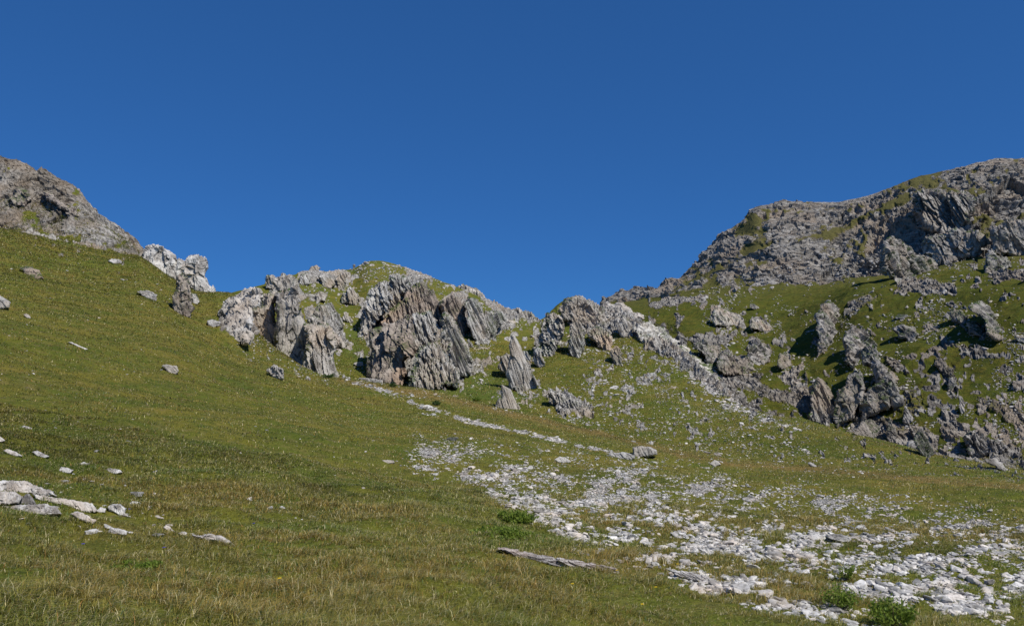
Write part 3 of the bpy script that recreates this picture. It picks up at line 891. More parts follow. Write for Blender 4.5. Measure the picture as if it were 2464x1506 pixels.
R = (9, 4.2, 2.2); RA = (7.5, 4.2, 1.8)          # thin-slab relief
G_L = 'crags along the left skyline'
G_B = 'pale buttresses of the left cliff'
G_C = 'slabs of the central crag'
G_K = 'rocks on the central ridge'
G_S = 'slanting rock needles in the valley'
G_H = 'rocks of the second hill'
G_R = 'dark crags on the right hillside'
G_F = 'limestone lumps in the foreground turf'
CR = [
 # left skyline
 ('rock_outcrop','jumbled white limestone outcrop on the left skyline, left of the tall tower','z1',[(1150,870),(1195,815),(1240,808),(1300,822),(1370,860),(1420,910),(1425,960),(1440,920),(1490,955),(1490,1070),(1420,1085),(1340,1075),(1270,1060),(1160,1000)],M_WHITE,'block',dict(dist=102,lean=.4,group=G_L,amps=(11,6,2.4))),
 ('rock_tower','tall blocky white limestone tower standing on the left skyline','z1',[(1470,1090),(1475,990),(1500,920),(1540,895),(1610,905),(1650,930),(1658,1020),(1650,1060),(1700,1120),(1718,1113),(1740,1195),(1600,1180),(1520,1150)],M_WHITE,'block',dict(dist=99,lean=.12,group=G_L,amps=(10,5,2))),
 ('rock_pinnacle','brownish pinnacle standing in the grass below the white tower','z1',[(1385,1350),(1395,1220),(1430,1180),(1425,1070),(1465,1045),(1500,1070),(1530,1150),(1550,1240),(1555,1340),(1525,1400),(1440,1385)],M_BROWN,'block',dict(lean=.1,group=G_L,rough=.6,bury=0,amps=(8,5,2))),
 ('rock','small pale rock leaning against the right side of the brownish pinnacle','z1',[(1545,1200),(1580,1205),(1612,1265),(1590,1285),(1550,1275)],M_LIME,'block',dict(lean=.3)),
 ('flat_rock','layered grey slab jutting from the grass left of the brownish pinnacle','z1',[(1100,1186),(1200,1183),(1268,1215),(1262,1262),(1180,1242)],M_BOULD,'bed',dict(lean=.3,cells=(9,4,2),amps=(6,3,1.5))),
 ('rock','low reddish grey rock patch high on the left slope','z1',[(160,1000),(230,985),(320,1020),(358,1075),(290,1085),(200,1045)],M_BROWN,'diag',dict(lean=1.4,thick=8)),
 ('flat_rock','dark-sided slab cut by the left picture edge on the slope','z1',[(-60,1215),(20,1235),(82,1275),(60,1310),(-60,1320)],M_BOULD,'diag',dict(lean=.5,amps=(8,4,2))),
 ('rock','pale rock in the grass under the foot of the left cliff','z1',[(870,945),(900,925),(960,930),(990,955),(930,965)],M_WHITE,'block',dict(lean=.6)),
 ('rock','knobbly grey boulder at the grass edge left of the pale rubble slope','z2',[(40,850),(90,822),(150,845),(190,860),(180,890),(110,905),(60,885)],M_BOULD,'round',dict(lean=.4)),
 # left cliff below saddle
 ('rock_outcrop','broken white rubble outcrop forming the left end of the pale cliff','z2',[(180,900),(170,760),(240,640),(400,540),(500,508),(600,530),(620,640),(520,720),(500,880),(480,1010),(320,990),(200,960)],M_WHITE,'block',dict(lean=1.0,group=G_B,thick=24,rel=1.3,cells=(20,9,4.5),cap=1.3)),
 ('rock_buttress','smooth pale grey buttress left of the hollow in the cliff','z2',[(450,1010),(460,820),(540,720),(640,670),(620,600),(740,555),(765,620),(758,830),(795,980),(810,1130),(720,1120),(600,1040),(520,970)],M_LIME,'block',dict(dist=93,lean=.35,group=G_B,thick=38,amps=(9,4.5,2))),
 ('rock_buttress','tall warm-toned buttress with a dark hollow in the middle of the pale cliff','z2',[(760,960),(765,850),(770,780),(780,660),(780,560),(900,525),(970,518),(1005,640),(1035,800),(1090,960),(1130,1150),(1120,1330),(1010,1290),(900,1230),(800,1160),(740,1090)],M_LIME,'block',dict(dist=89,lean=.28,group=G_B,thick=46,amps=(14,6,2.2))),
 ('rock_buttress','ribbed grey buttress ending the pale cliff on its right, above the gravel path','z2',[(1050,870),(1180,900),(1250,885),(1340,970),(1400,1050),(1400,1130),(1365,1190),(1395,1290),(1425,1435),(1300,1420),(1220,1430),(1120,1370),(1060,1310),(1110,1100),(1080,960)],M_LIME,'ribr',dict(dist=83,lean=.3,group=G_B,thick=42,cells=(16,7,3.5),amps=(11,5,2.2))),
 ('rock_outcrop','two-headed brown knob topping the ridge above the pale cliff','z2',[(655,490),(655,400),(720,363),(785,410),(830,343),(880,370),(940,400),(1000,440),(970,510),(880,520),(800,510),(720,505)],M_LIME,'block',dict(dist=136,lean=.3,group=G_K,amps=(11,6,2))),
 ('rock_outcrop','grey rock field of tilted slabs between the pale cliff and the grass chute','z2',[(1180,770),(1200,700),(1330,650),(1400,760),(1470,880),(1400,930),(1300,880),(1230,830)],M_SLAB,'rib',dict(lean=.8,cells=R,amps=RA,group=G_K)),
 ('rock_outcrop','pale slab field tumbling down beside the right end of the pale cliff','z2',[(1090,860),(1140,790),(1250,850),(1400,960),(1510,1060),(1470,1090),(1380,1070),(1350,990),(1250,900),(1180,905)],M_LIME,'rib',dict(lean=.7,cells=R,amps=RA)),
 ('rock','grey rock on the ridge line left of the grassy summit','z2',[(1105,320),(1130,280),(1195,258),(1230,290),(1210,350),(1140,350)],M_SLAB,'block',dict(group=G_K,dist=172,lean=.4)),
 ('rock','grey rock below the ridge line, beside the two-headed knob','z2',[(1010,440),(1030,360),(1080,335),(1130,400),(1120,450),(1050,465)],M_SLAB,'block',dict(group=G_K,lean=.5)),
 ('rock','small dark rock alone on the grass below the ridge','z2',[(1135,475),(1150,445),(1185,460),(1180,490),(1145,490)],M_SLAB,'block',dict(lean=.4)),
 ('rock','long grey rock running down from the ridge rocks','z2',[(1200,380),(1240,365),(1330,400),(1390,450),(1350,485),(1270,480),(1240,430)],M_SLAB,'diag',dict(group=G_K,lean=.6)),
 ('rock_outcrop','cluster of leaning dark slabs under the grassy summit','z2',[(1385,410),(1440,360),(1500,325),(1535,350),(1500,430),(1480,500),(1420,505)],M_SLAB,'rib',dict(group=G_K,lean=.5,cells=R,amps=RA)),
 ('rock','grey outcrop in the middle of the grass above the tilted slab field','z2',[(1180,640),(1190,560),(1240,530),(1310,570),(1290,610),(1220,640)],M_SLAB,'block',dict(lean=.6)),
 ('rock','pointed grey rock with two prongs left of the central crag','z2',[(1460,640),(1470,560),(1540,480),(1570,500),(1650,600),(1640,640),(1560,650)],M_SLAB,'rib',dict(lean=.4,cells=R,amps=RA,group=G_K)),
 ('rock','small striped rock beside the bare earth scar','z2',[(1460,820),(1470,760),(1500,745),(1575,840),(1550,860),(1490,835)],M_SLAB,'rib',dict(lean=.4,cells=R,amps=RA)),
 ('rock','tiny dark rock standing on the skyline left of the grassy summit','z3',[(188,190),(190,165),(200,155),(218,168),(215,182),(200,192)],M_DARKR,'block',dict(dist=196,lean=.1)),
 # central crag
 ('crag_face','dark shaded wall at the left end of the central crag','z3',[(243,735),(250,640),(300,500),(360,380),(420,310),(480,330),(510,450),(480,550),(400,600),(350,700),(290,740)],M_SLAB,'ribr',dict(group=G_C,lean=.45,cells=(14,6,3),amps=(11,6,2.4),fwd=.2)),
 ('rock_tower','pair of blunt towers at the top of the central crag','z3',[(410,500),(415,330),(440,305),(500,345),(515,265),(560,255),(600,290),(640,265),(690,330),(670,400),(560,470),(500,540)],M_SLAB,'ribr',dict(group=G_C,lean=.4,cells=(16,7,3),amps=(13,6,2.4),fwd=.1)),
 ('crag_face','brown upper wall of the central crag sloping down to the right','z3',[(480,570),(620,480),(640,400),(700,340),(760,308),(820,305),(880,400),(940,500),(990,590),(1000,660),(900,640),(850,600),(720,590),(600,650),(400,700),(430,600)],M_BROWN,'rib',dict(group=G_C,lean=.6,cells=(12,5,2.4),amps=(9,5,2))),
 ('crag_face','rounded brown bulge low on the left side of the central crag','z3',[(340,770),(420,690),(600,630),(690,590),(700,740),(690,900),(620,960),(612,1120),(590,1135),(500,1130),(380,1085),(320,1050),(320,950),(350,900)],M_BROWN,'ribr',dict(group=G_C,lean=.55,fwd=.5,cells=(18,8,3.5),amps=(12,6,2.4))),
 ('flat_rock','stack of pale leaning slabs in the middle of the central crag','z3',[(650,760),(700,580),(850,560),(920,640),(920,740),(860,830),(770,850),(710,920),(680,1060),(655,900)],M_SLAB,'rib',dict(group=G_C,lean=.5,fwd=.6,cells=R,amps=(10,5.5,2))),
 ('flat_rock','long smooth fins of rock at the right side of the central crag','z3',[(920,790),(930,640),(975,575),(1050,600),(1100,700),(1180,830),(1228,950),(1195,1040),(1100,1090),(990,1085),(1000,900),(1010,820)],M_SLAB,'rib',dict(group=G_C,lean=.4,fwd=.6,cells=(11,5,2.4),amps=(9,5,2))),
 ('flat_rock','low broken slabs at the grassy foot of the central crag','z3',[(670,1160),(685,1080),(720,990),(760,870),(860,840),(960,870),(1010,1000),(1100,1060),(1090,1180),(980,1160),(880,1190),(760,1190)],M_SLAB,'rib',dict(group=G_C,lean=.8,fwd=.5,cells=R,amps=(11,6,2))),
 ('crag_face','grey wall with a rounded brown head right behind the fins','z3',[(930,500),(990,450),(1040,398),(1115,460),(1150,600),(1168,740),(1150,770),(1100,720),(1040,620),(960,570)],M_BROWN,'rib',dict(group=G_C,lean=.5,cells=(12,5,2.4),amps=(9,5,2))),
 ('flat_rock','big flat slab face under the right ridge line','z3',[(1130,500),(1180,450),(1250,460),(1300,560),(1345,700),(1365,790),(1290,795),(1220,750),(1170,660)],M_SLAB,'rib',dict(group=G_C,lean=.5,cells=(14,5,2.4),amps=(7,4,1.6))),
 ('flat_rock','ribbed slabs right of the big flat slab face','z3',[(1315,560),(1420,555),(1500,640),(1440,700),(1425,790),(1370,785),(1330,650)],M_SLAB,'rib',dict(group=G_C,lean=.6,cells=R,amps=RA)),
 ('rock_outcrop','pale serrated rocks along the falling skyline right of the summit','z3',[(1090,350),(1200,368),(1320,438),(1450,498),(1500,530),(1480,590),(1400,560),(1260,450),(1110,410)],M_LIME,'rib',dict(lean=.6,dist=183,thick=26,cells=R,amps=RA,group=G_K)),
 ('rock_outcrop','row of blocky teeth where the falling skyline meets the notch','z3',[(1520,610),(1550,550),(1600,528),(1640,560),(1690,565),(1730,590),(1775,625),(1812,662),(1740,660),(1650,620),(1600,640)],M_LIME,'rib',dict(lean=.4,dist=166,thick=22,cells=R,amps=RA,group=G_K)),
 ('flat_rock','dark thin sliver leaning at the right foot of the fins','z3',[(1168,805),(1185,800),(1218,855),(1200,870),(1180,850)],M_SLAB,'rib',dict(lean=.3)),
 # needles
 ('rock_needle','tallest slanting needle of striped grey rock in the valley','z3',[(1505,1100),(1528,960),(1530,860),(1543,765),(1580,760),(1618,830),(1682,980),(1752,1130),(1768,1225),(1715,1290),(1640,1245),(1535,1230)],M_SLAB,frame((-.28,.0,.95),(.95,-.2,.28),12,3,1),dict(group=G_S,lean=.12,thick=15,cells=(8,4,2),amps=(2.2,1.5,.8),rel=.8,soft=.22,rough=.35,bury=4,push=False,dist=92)),
 ('rock_needle','shorter split needle in front of the tallest one','z3',[(1405,1410),(1420,1330),(1458,1295),(1452,1192),(1490,1200),(1545,1225),(1590,1320),(1630,1435),(1585,1468),(1500,1445)],M_SLAB,frame((-.28,.0,.95),(.95,-.2,.28),12,3,1),dict(group=G_S,lean=.12,thick=14,cells=(8,4,2),amps=(2.2,1.5,.8),rel=.8,soft=.22,rough=.35,push=False,dist=80)),
 ('rock_outcrop','stubby dark rock just left of the tallest needle','z3',[(1425,1035),(1450,950),(1500,923),(1550,940),(1545,1070),(1480,1065)],M_SLAB,'rib',dict(group=G_S,lean=.2,cells=R,amps=RA,dist=100)),
 ('rock_needle','small needle standing alone to the right of the tallest one','z3',[(1720,975),(1740,880),(1775,858),(1800,930),(1832,1012),(1780,1028)],M_SLAB,'rib',dict(group=G_S,lean=.15,cells=R,amps=(3.5,2,1),rough=.5)),
 ('flat_rock','dark thin plank of rock leaning on the right foot of the tallest needle','z3',[(1722,1120),(1745,1125),(1785,1188),(1762,1192)],M_SLAB,'rib',dict(group=G_S,lean=.2,dist=91)),
 ('rock','low ribbed rock behind the shoulder of the tallest needle','z3',[(1640,905),(1680,898),(1718,960),(1690,985),(1650,955)],M_SLAB,'rib',dict(group=G_S,lean=.2)),
 ('rock','broken grey rocks at the right foot of the tallest needle','z3',[(1560,1215),(1640,1180),(1700,1230),(1760,1260),(1700,1290),(1620,1260)],M_SLAB,'rib',dict(group=G_S,lean=.7,cells=R,amps=RA,dist=90)),
 ('flat_rock','rounded grey slab lying in the valley grass behind the needles','z3',[(1262,820),(1290,798),(1340,800),(1368,825),(1350,842),(1290,840)],M_SLAB,'round',dict(lean=.6)),
 ('flat_rock','low grey slab beside the rounded one behind the needles','z3',[(1228,835),(1250,812),(1290,835),(1270,850)],M_SLAB,'round',dict(lean=.6)),
 ('flat_rock','flat grey stone in the grass below the rounded slab','z3',[(1240,870),(1290,862),(1330,870),(1290,885)],M_LIME,'bed',dict(lean=1.2)),
 ('rock','bright white boulder in the grass left of the central crag','z3',[(188,1015),(215,995),(275,995),(280,1025),(230,1032)],M_WHITE,'bed',dict(lean=.5,rel=.5)),
 ('flat_rock','long flat white-topped slab beside the gravel path','z3',[(235,1140),(250,1128),(330,1135),(445,1148),(447,1174),(330,1168),(270,1158)],M_WHITE,'bed',dict(lean=.6,rel=.4,thick=9)),
 # second hill
 ('rock_outcrop','fan of thin leaning plates at the left end of the second hill','z4',[(138,640),(160,530),(228,350),(260,333),(385,380),(385,480),(335,600),(300,712),(200,705),(160,665)],M_SLAB,'rib',dict(group=G_H,lean=.5,cells=(8,4,2),amps=(9,5,2))),
 ('rock_outcrop','second fan of dark plates right of the narrow grass strip','z4',[(430,610),(450,400),(490,340),(560,450),(592,520),(580,640),(560,722),(470,722),(440,660)],M_SLAB,'rib',dict(group=G_H,lean=.5,cells=(8,4,2),amps=(9,5,2))),
 ('crag_face','dark grey cap of the second hill with grass on top','z4',[(360,370),(380,240),(420,190),(500,180),(600,220),(660,262),(740,290),(805,380),(720,450),(600,450),(500,340),(450,385)],M_SLAB,'block',dict(group=G_H,lean=.7,cells=(16,7,3),amps=(12,6,2.4))),
 ('rock_outcrop','slanting pale slabs below the dark cap','z4',[(600,490),(760,470),(835,560),(830,680),(700,640),(640,565)],M_LIME,'rib',dict(group=G_H,lean=.8,cells=R,amps=RA)),
 ('rock','small sheaf of thin plates alone on the slope below the slanting slabs','z4',[(822,730),(850,660),(890,645),(945,710),(930,810),(860,790)],M_LIME,'rib',dict(group=G_H,lean=.7,cells=(7,3,2),amps=(7,4,2))),
 ('rock_outcrop','pale craggy summit where the second hill meets the far knob','z4',[(752,280),(790,228),(900,238),(1020,285),(1150,370),(1050,410),(960,352),(860,395),(810,320)],M_WHITE,'block',dict(group=G_H,lean=.7,dist=150)),
 ('rock','leaning grey rock below the pale craggy summit','z4',[(890,450),(915,400),(960,345),(1025,440),(1030,560),(930,535)],M_SLAB,'block',dict(group=G_H,lean=.5)),
 ('rock_outcrop','upper stretch of the pale rocky edge falling to the right','z4',[(1030,470),(1200,405),(1330,475),(1480,600),(1440,700),(1300,680),(1200,680),(1100,600)],M_PALE,'block',dict(group=G_H,thick=8,cap=1.8,bury=0,rel=.8,cells=(16,8,4),amps=(7,5,2.6))),
 ('rock_outcrop','smooth grey lower stretch of the pale rocky edge','z4',[(1430,640),(1520,625),(1700,800),(1850,945),(2020,1088),(1900,1105),(1750,1030),(1500,850),(1400,750)],M_PALE,frame((.75,0,-.7),(.5,-.5,.7),5,2,1),dict(group=G_H,thick=9,cap=2.2,bury=0,rel=.6,cells=(12,6,3),amps=(6,4,2))),
 ('rock','dark-sided boulder standing on the pale rocky edge','z4',[(1222,600),(1240,560),(1275,565),(1312,620),(1300,665),(1250,655)],M_LIME,'block',dict(lean=.3)),
 ('rock_outcrop','splintered grey rock patch right of the needles, rising in small spikes','z4',[(230,1110),(265,1045),(300,1075),(380,1100),(395,1080),(415,1140),(460,1105),(520,1150),(590,1200),(560,1240),(420,1220),(300,1180)],M_SLAB,'rib',dict(lean=.9,cells=(6,3,2),amps=(8,5,2),thick=10)),
 # right gully
 ('crag_face','cave-like dark rock overhang above the gully','z4',[(1600,640),(1700,605),(1840,640),(1855,710),(1800,800),(1730,770),(1680,700)],M_DARKR,'block',dict(group=G_R,lean=.3,amps=(13,6,2))),
 ('crag_face','jagged dark outcrop right of the cave-like overhang','z4',[(1820,800),(1860,720),(1950,715),(2060,770),(2110,740),(2190,860),(2100,905),(1900,895),(1840,860)],M_DARKR,'block',dict(group=G_R,lean=.4,amps=(13,6,2))),
 ('rock','pair of rounded grey rocks on the green spur above the jagged outcrop','z6',[(0,600),(0,520),(60,470),(130,490),(190,540),(160,600),(110,650),(60,625)],M_DARKR,'round',dict(group=G_R,lean=.5,amps=(12,6,2))),
 ('rock','dark block in the fold of the green spur','z6',[(228,640),(240,570),(290,560),(330,640),(320,668),(260,668)],M_DARKR,'block',dict(group=G_R,lean=.4)),
 ('rock_outcrop','pale grey bedded outcrop in the middle of the far pasture','z4',[(1785,400),(1800,300),(1860,280),(2000,350),(2075,400),(2040,442),(1850,435)],M_LIME,'block',dict(lean=.7,thick=18)),
 ('rock_outcrop','low grey outcrop to the right of the bedded one in the far pasture','z4',[(2140,470),(2150,400),(2200,388),(2300,450),(2385,485),(2300,495)],M_LIME,'block',dict(lean=.8,thick=12)),
 ('rock_pinnacle','brown-tipped pinnacle with a dark foot on the right hillside','z6',[(510,560),(530,480),(518,380),(512,280),(555,220),(608,163),(650,200),(690,230),(700,280),(780,268),(795,310),(730,380),(660,450),(600,500)],M_DARKR,'block',dict(group=G_R,lean=.2,amps=(11,6,2.4),thick=30)),
 ('rock_tower','upper head of the biggest dark crag on the right hillside','z6',[(735,590),(733,400),(800,368),(880,390),(950,490),(975,560),(900,570),(850,560),(790,640)],M_DARKR,'block',dict(group=G_R,lean=.35,amps=(13,6,2.4),fwd=.2)),
 ('rock_buttress','sunlit right shoulder of the biggest dark crag','z6',[(840,560),(960,510),(1025,650),(1115,780),(1165,885),(1090,905),(1000,810),(940,700),(860,650)],M_DARKR,'block',dict(group=G_R,lean=.35,amps=(12,6,2.4))),
 ('rock_buttress','smooth shadowed lower left flank of the biggest dark crag','z6',[(650,1085),(670,900),(740,760),(800,700),(865,740),(870,900),(800,1010)],M_DARKR,'block',dict(group=G_R,lean=.2,amps=(10,4,1.6),fwd=.4)),
 ('rock_buttress','blocky centre of the biggest dark crag above the grass','z6',[(850,920),(895,830),(1000,795),(1085,900),(1045,965),(950,1005),(835,1055)],M_DARKR,'block',dict(group=G_R,lean=.25,amps=(12,6,2.4),fwd=.4)),
 ('rock_tower','round-headed dark crag left of the biggest one, at the meadow edge','z6',[(462,1030),(478,820),(520,748),(575,780),(622,860),(645,930),(655,1075),(560,1060)],M_DARKR,'ribr',dict(group=G_R,lean=.2,amps=(11,5,2))),
 ('flat_rock','long slanting slab high on the right hillside','z6',[(1650,215),(1720,172),(1785,210),(1835,290),(1900,380),(1945,432),(1860,430),(1780,385),(1765,310),(1700,272)],M_DARKR,'diag',dict(group=G_R,lean=.5)),
 ('rock','brown rock left of the long slanting slab','z6',[(1480,262),(1540,228),(1645,280),(1625,332),(1560,322)],M_DARKR,'diag',dict(group=G_R,lean=.5)),
 ('rock','blocky rock under the long slanting slab','z6',[(1628,335),(1700,328),(1765,385),(1745,435),(1650,402)],M_DARKR,'diag',dict(group=G_R,lean=.5)),
 ('rock','dark broken rock in the grass right of the biggest crag head','z6',[(1075,380),(1150,348),(1210,370),(1290,420),(1260,440),(1200,470),(1130,440)],M_DARKR,'diag',dict(group=G_R,lean=.7)),
 ('rock','low brown ledge in the grass above the dark broken rock','z6',[(1095,290),(1140,270),(1240,285),(1200,305),(1120,303)],M_DARKR,'bed',dict(group=G_R,lean=.8)),
 ('rock_outcrop','ribbed dark outcrop in the lower right corner of the hillside','z6',[(1628,1160),(1690,1125),(1780,1200),(1945,1250),(1900,1292),(1780,1262),(1740,1342),(1660,1292)],M_DARKR,'ribr',dict(group=G_R,lean=.5,cells=R,amps=(10,5,2))),
 ('flat_rock','slanting slab just behind the meadow edge at the far right','z6',[(1755,1345),(1850,1338),(1955,1422),(1930,1428),(1860,1412)],M_DARKR,'diag',dict(group=G_R,lean=.4)),
 ('rock','bulky dark rock behind the meadow edge below the biggest crag','z6',[(800,1150),(850,1080),(940,1060),(985,1120),(960,1170),(880,1180)],M_DARKR,'block',dict(group=G_R,lean=.4)),
 ('rock_outcrop','upright ribs of rock just behind the meadow edge','z6',[(1040,1180),(1045,1080),(1070,1060),(1110,1130),(1115,1200),(1070,1215)],M_DARKR,'ribr',dict(group=G_R,lean=.2,cells=R,amps=RA)),
 ('rock_outcrop','narrow dark ribs further right behind the meadow edge','z6',[(1250,1220),(1280,1130),(1310,1120),(1340,1200),(1385,1290),(1350,1330),(1290,1290)],M_DARKR,'ribr',dict(group=G_R,lean=.3,cells=R,amps=RA)),
 ('rock','twin-horned dark rock in the grass right of the biggest crag','z6',[(1160,1060),(1175,950),(1205,990),(1240,1050),(1210,1075)],M_DARKR,'ribr',dict(group=G_R,lean=.2)),
 ('rock','dark upright stone with a shadowed foot in the middle of the right hillside','z6',[(1490,820),(1500,745),(1530,740),(1560,800),(1530,835)],M_DARKR,'block',dict(group=G_R,lean=.2)),
 ('rock','broken dark stones above the dark upright one','z6',[(1395,650),(1420,600),(1480,620),(1500,680),(1450,690)],M_DARKR,'block',dict(group=G_R,lean=.4)),
 ('rock','pale upright slab among the lower right scree','z6',[(1575,960),(1590,900),(1615,930),(1620,990),(1600,1005)],M_LIME,'ribr',dict(lean=.3)),
 ('rock','pale rock lying at the edge of the right scree','z6',[(1980,450),(2000,430),(2080,445),(2080,490),(2020,475)],M_LIME,'diag',dict(lean=.6)),
 ('rock_outcrop','horned dark rock on the green ledge under the mountain wall','z5',[(2200,830),(2208,720),(2235,685),(2262,720),(2300,745),(2350,740),(2393,800),(2300,825)],M_DARKR,'block',dict(group=G_R,lean=.15,amps=(11,6,2))),
 ('rock','dark block at the left end of the dark scree band','z5',[(1570,905),(1575,885),(1620,890),(1640,920),(1600,930)],M_DARKR,'block',dict(group=G_R,lean=.3)),
 ('rock','small dark boulder on the far green pasture','z5',[(568,1085),(575,1062),(610,1065),(642,1092),(600,1100)],M_DARKR,'block',dict(lean=.4)),
 ('rock','bulging rock rib at the left end of the grey mountain wall','z5',[(1495,800),(1490,650),(1560,600),(1640,660),(1700,730),(1790,740),(1890,840),(1700,850),(1560,860)],M_MTN if False else M_DARKR,'block',dict(group='crags of the mountain wall',lean=.5,cells=(30,12,5),amps=(16,8,3))),
 ('crag_face','ribbed upright wall in the middle of the mountain face','z5',[(1700,420),(1710,310),(1790,275),(1900,300),(2080,300),(2130,420),(2100,560),(1900,570),(1760,500)],M_DARKR,'ribr',dict(group='crags of the mountain wall',lean=.5,cells=(24,10,5),amps=(18,9,3),cap=.8)),
 ('crag_face','dark overhanging wall at the far right foot of the mountain','z5',[(2235,700),(2240,520),(2330,500),(2520,500),(2520,730),(2400,725),(2300,715)],M_DARKR,'block',dict(group='crags of the mountain wall',lean=.25,cells=(34,14,6),amps=(15,7,3),fwd=.4)),
 ('crag_face','broad grey wall above the green ledge of the mountain','z5',[(1780,760),(1800,620),(1960,560),(2120,560),(2220,640),(2120,725),(1990,770),(1850,775)],M_DARKR,'block',dict(group='crags of the mountain wall',lean=.35,cells=(34,14,6),amps=(15,8,3),fwd=.2)),
 ('rock_outcrop','row of brown teeth on the flat part of the mountain skyline','z5',[(755,400),(790,362),(840,358),(880,385),(950,380),(960,362),(1010,362),(1030,375),(1120,372),(1140,362),(1170,375),(1165,398),(1050,392),(900,398)],M_BROWN,'block',dict(group='crags of the mountain wall',lean=.4,dist=605,cells=(12,6,3),amps=(10,6,3),thick=18)),
 ('rock_outcrop','blunt brown step at the corner of the mountain skyline','z5',[(595,450),(600,415),(640,408),(690,410),(640,440)],M_BROWN,'block',dict(group='crags of the mountain wall',lean=.4,dist=620,thick=10)),
 ('rock_outcrop','small brown cap on the highest point of the mountain','z5',[(2180,105),(2240,78),(2310,70),(2340,88),(2260,98)],M_BROWN,'block',dict(group='crags of the mountain wall',lean=.4,dist=535,thick=12)),
 # left cliff top
 ('rock_outcrop','overhanging step in the skyline of the left cliff','z1',[(480,480),(500,400),(560,345),(610,355),(665,395),(672,450),(690,510),(640,540),(560,520)],M_BROWN,'diag',dict(dist=134,lean=.5,amps=(11,6,2))),
 ('rock_outcrop','smooth grey boss in the middle of the left cliff','z1',[(60,440),(130,350),(200,370),(260,440),(200,480),(100,470)],M_BROWN,'diag',dict(lean=.5,amps=(10,5,2))),
 ('rock_outcrop','long diagonal ledge across the left cliff','z1',[(340,380),(420,390),(500,470),(640,560),(600,570),(480,510),(380,450)],M_BROWN,'diag',dict(lean=.6,amps=(10,5,2),cells=(14,6,3))),
 # boulders on the meadow
 ('boulder','craggy grey boulder on the left slope below the cliff foot','z2',[(672,1355),(740,1298),(790,1330),(845,1350),(838,1440),(720,1425)],M_BOULD,'diag',dict(lean=.1,cells=(14,6,3),amps=(9,5,2),cat='boulder')),
 ('boulder','flat grey boulder alone on the left slope','o',[(388,881),(400,876),(425,880),(432,893),(425,902),(408,899),(400,890)],M_BOULD,'diag',dict(lean=.3,amps=(8,5,2),cat='boulder')),
 ('boulder','big square grey boulder where the pale path ends','o',[(1522,1100),(1523,1076),(1540,1072),(1565,1075),(1580,1082),(1581,1094),(1560,1100),(1540,1103)],M_BOULD,'block',dict(lean=.15,rel=.5,thick=18,cat='boulder')),
 ('boulder','dark low boulder touching the big square one on its left','o',[(1455,1098),(1470,1090),(1500,1087),(1528,1095),(1530,1103),(1512,1108),(1480,1102)],M_BOULD,'diag',dict(lean=.3,rel=1.0,thick=8,cat='boulder')),
 ('boulder','white rounded boulder left of the big square one','o',[(1333,1106),(1345,1098),(1360,1099),(1375,1109),(1372,1114),(1345,1113)],M_WHITE,'round',dict(lean=.4,rel=.5,cat='boulder')),
 ('boulder','white pointed boulder right of the big square one','o',[(1705,1116),(1718,1106),(1728,1108),(1736,1118),(1720,1122)],M_WHITE,'block',dict(lean=.3,rel=.4,cat='boulder')),
 ('boulder','long flat grey boulder at the start of the white stone band','o',[(915,1107),(930,1106),(948,1107),(950,1113),(935,1115),(918,1112)],M_BOULD,'bed',dict(lean=.5,rel=.5,cat='boulder')),
 ('boulder','dark-bellied oval boulder among the white stones on the right','f4',[(522,830),(560,808),(620,808),(690,825),(715,852),(700,875),(650,876),(590,862),(540,848)],M_BOULD,'round',dict(lean=.3,rel=.5,cat='boulder',thick=20)),
 ('boulder','pale rock beside the dark-bellied oval boulder','f4',[(378,840),(400,815),(460,808),(505,825),(500,850),(420,858)],M_NEAR,'round',dict(lean=.6,rel=.5,cat='boulder')),
 # foreground outcrops
 ('flat_rock','long thin striped ledge of bedded rock in the foreground turf','o',[(1195,1319),(1215,1318),(1300,1336),(1400,1350),(1480,1367),(1492,1379),(1440,1377),(1340,1364),(1305,1353),(1240,1337)],M_NEARBED,frame((1,0,-.2),(.1,-.4,1),14,3,1),dict(lean=.8,thick=10,cells=(5,2.5,1.4),amps=(5,3,1.5),group=G_F,res=.7)),
 ('flat_rock','weathered dark-edged ledge at the lower edge of the stone band','o',[(1610,1370),(1650,1375),(1700,1384),(1738,1406),(1700,1409),(1668,1396),(1630,1386)],M_NEARBED,frame((1,0,-.3),(.1,-.4,1),10,3,1),dict(lean=.8,thick=9,cells=(5,2.5,1.4),amps=(5,3,1.5),group=G_F,res=.7)),
 ('rock','rear slab of the pale rock heap at the left edge','f1',[(-80,545),(0,535),(180,538),(240,570),(330,592),(385,640),(300,640),(200,628),(-80,620)],M_NEAR,'round',dict(lean=.7,group=G_F,thick=16,rel=.7)),
 ('rock','upper left block of the pale rock heap','f1',[(-80,612),(100,608),(155,640),(125,692),(-80,700)],M_NEAR,'block',dict(lean=.5,group=G_F,thick=18,rel=.7,fwd=.2)),
 ('rock','grey wedge in the middle of the pale rock heap','f1',[(128,665),(160,632),(195,622),(245,692),(180,700),(132,695)],M_BOULD,'block',dict(lean=.3,group=G_F,rel=.5,fwd=.4)),
 ('rock','long front slab of the pale rock heap','f1',[(-80,705),(90,698),(300,688),(380,712),(412,760),(300,768),(100,745),(-80,740)],M_NEAR,'round',dict(lean=.5,group=G_F,thick=18,rel=.6,fwd=.3)),
 ('rock','flat slab joining the rock heap to its right end','f1',[(215,625),(300,632),(380,655),(420,700),(360,690),(250,665)],M_NEAR,'round',dict(lean=.8,group=G_F,thick=10,rel=.6)),
 ('rock','thin slab running right from the pale rock heap','f1',[(360,645),(470,662),(620,688),(655,742),(560,748),(430,715),(370,690)],M_NEAR,'diag',dict(lean=.7,group=G_F,thick=12,rel=.7)),
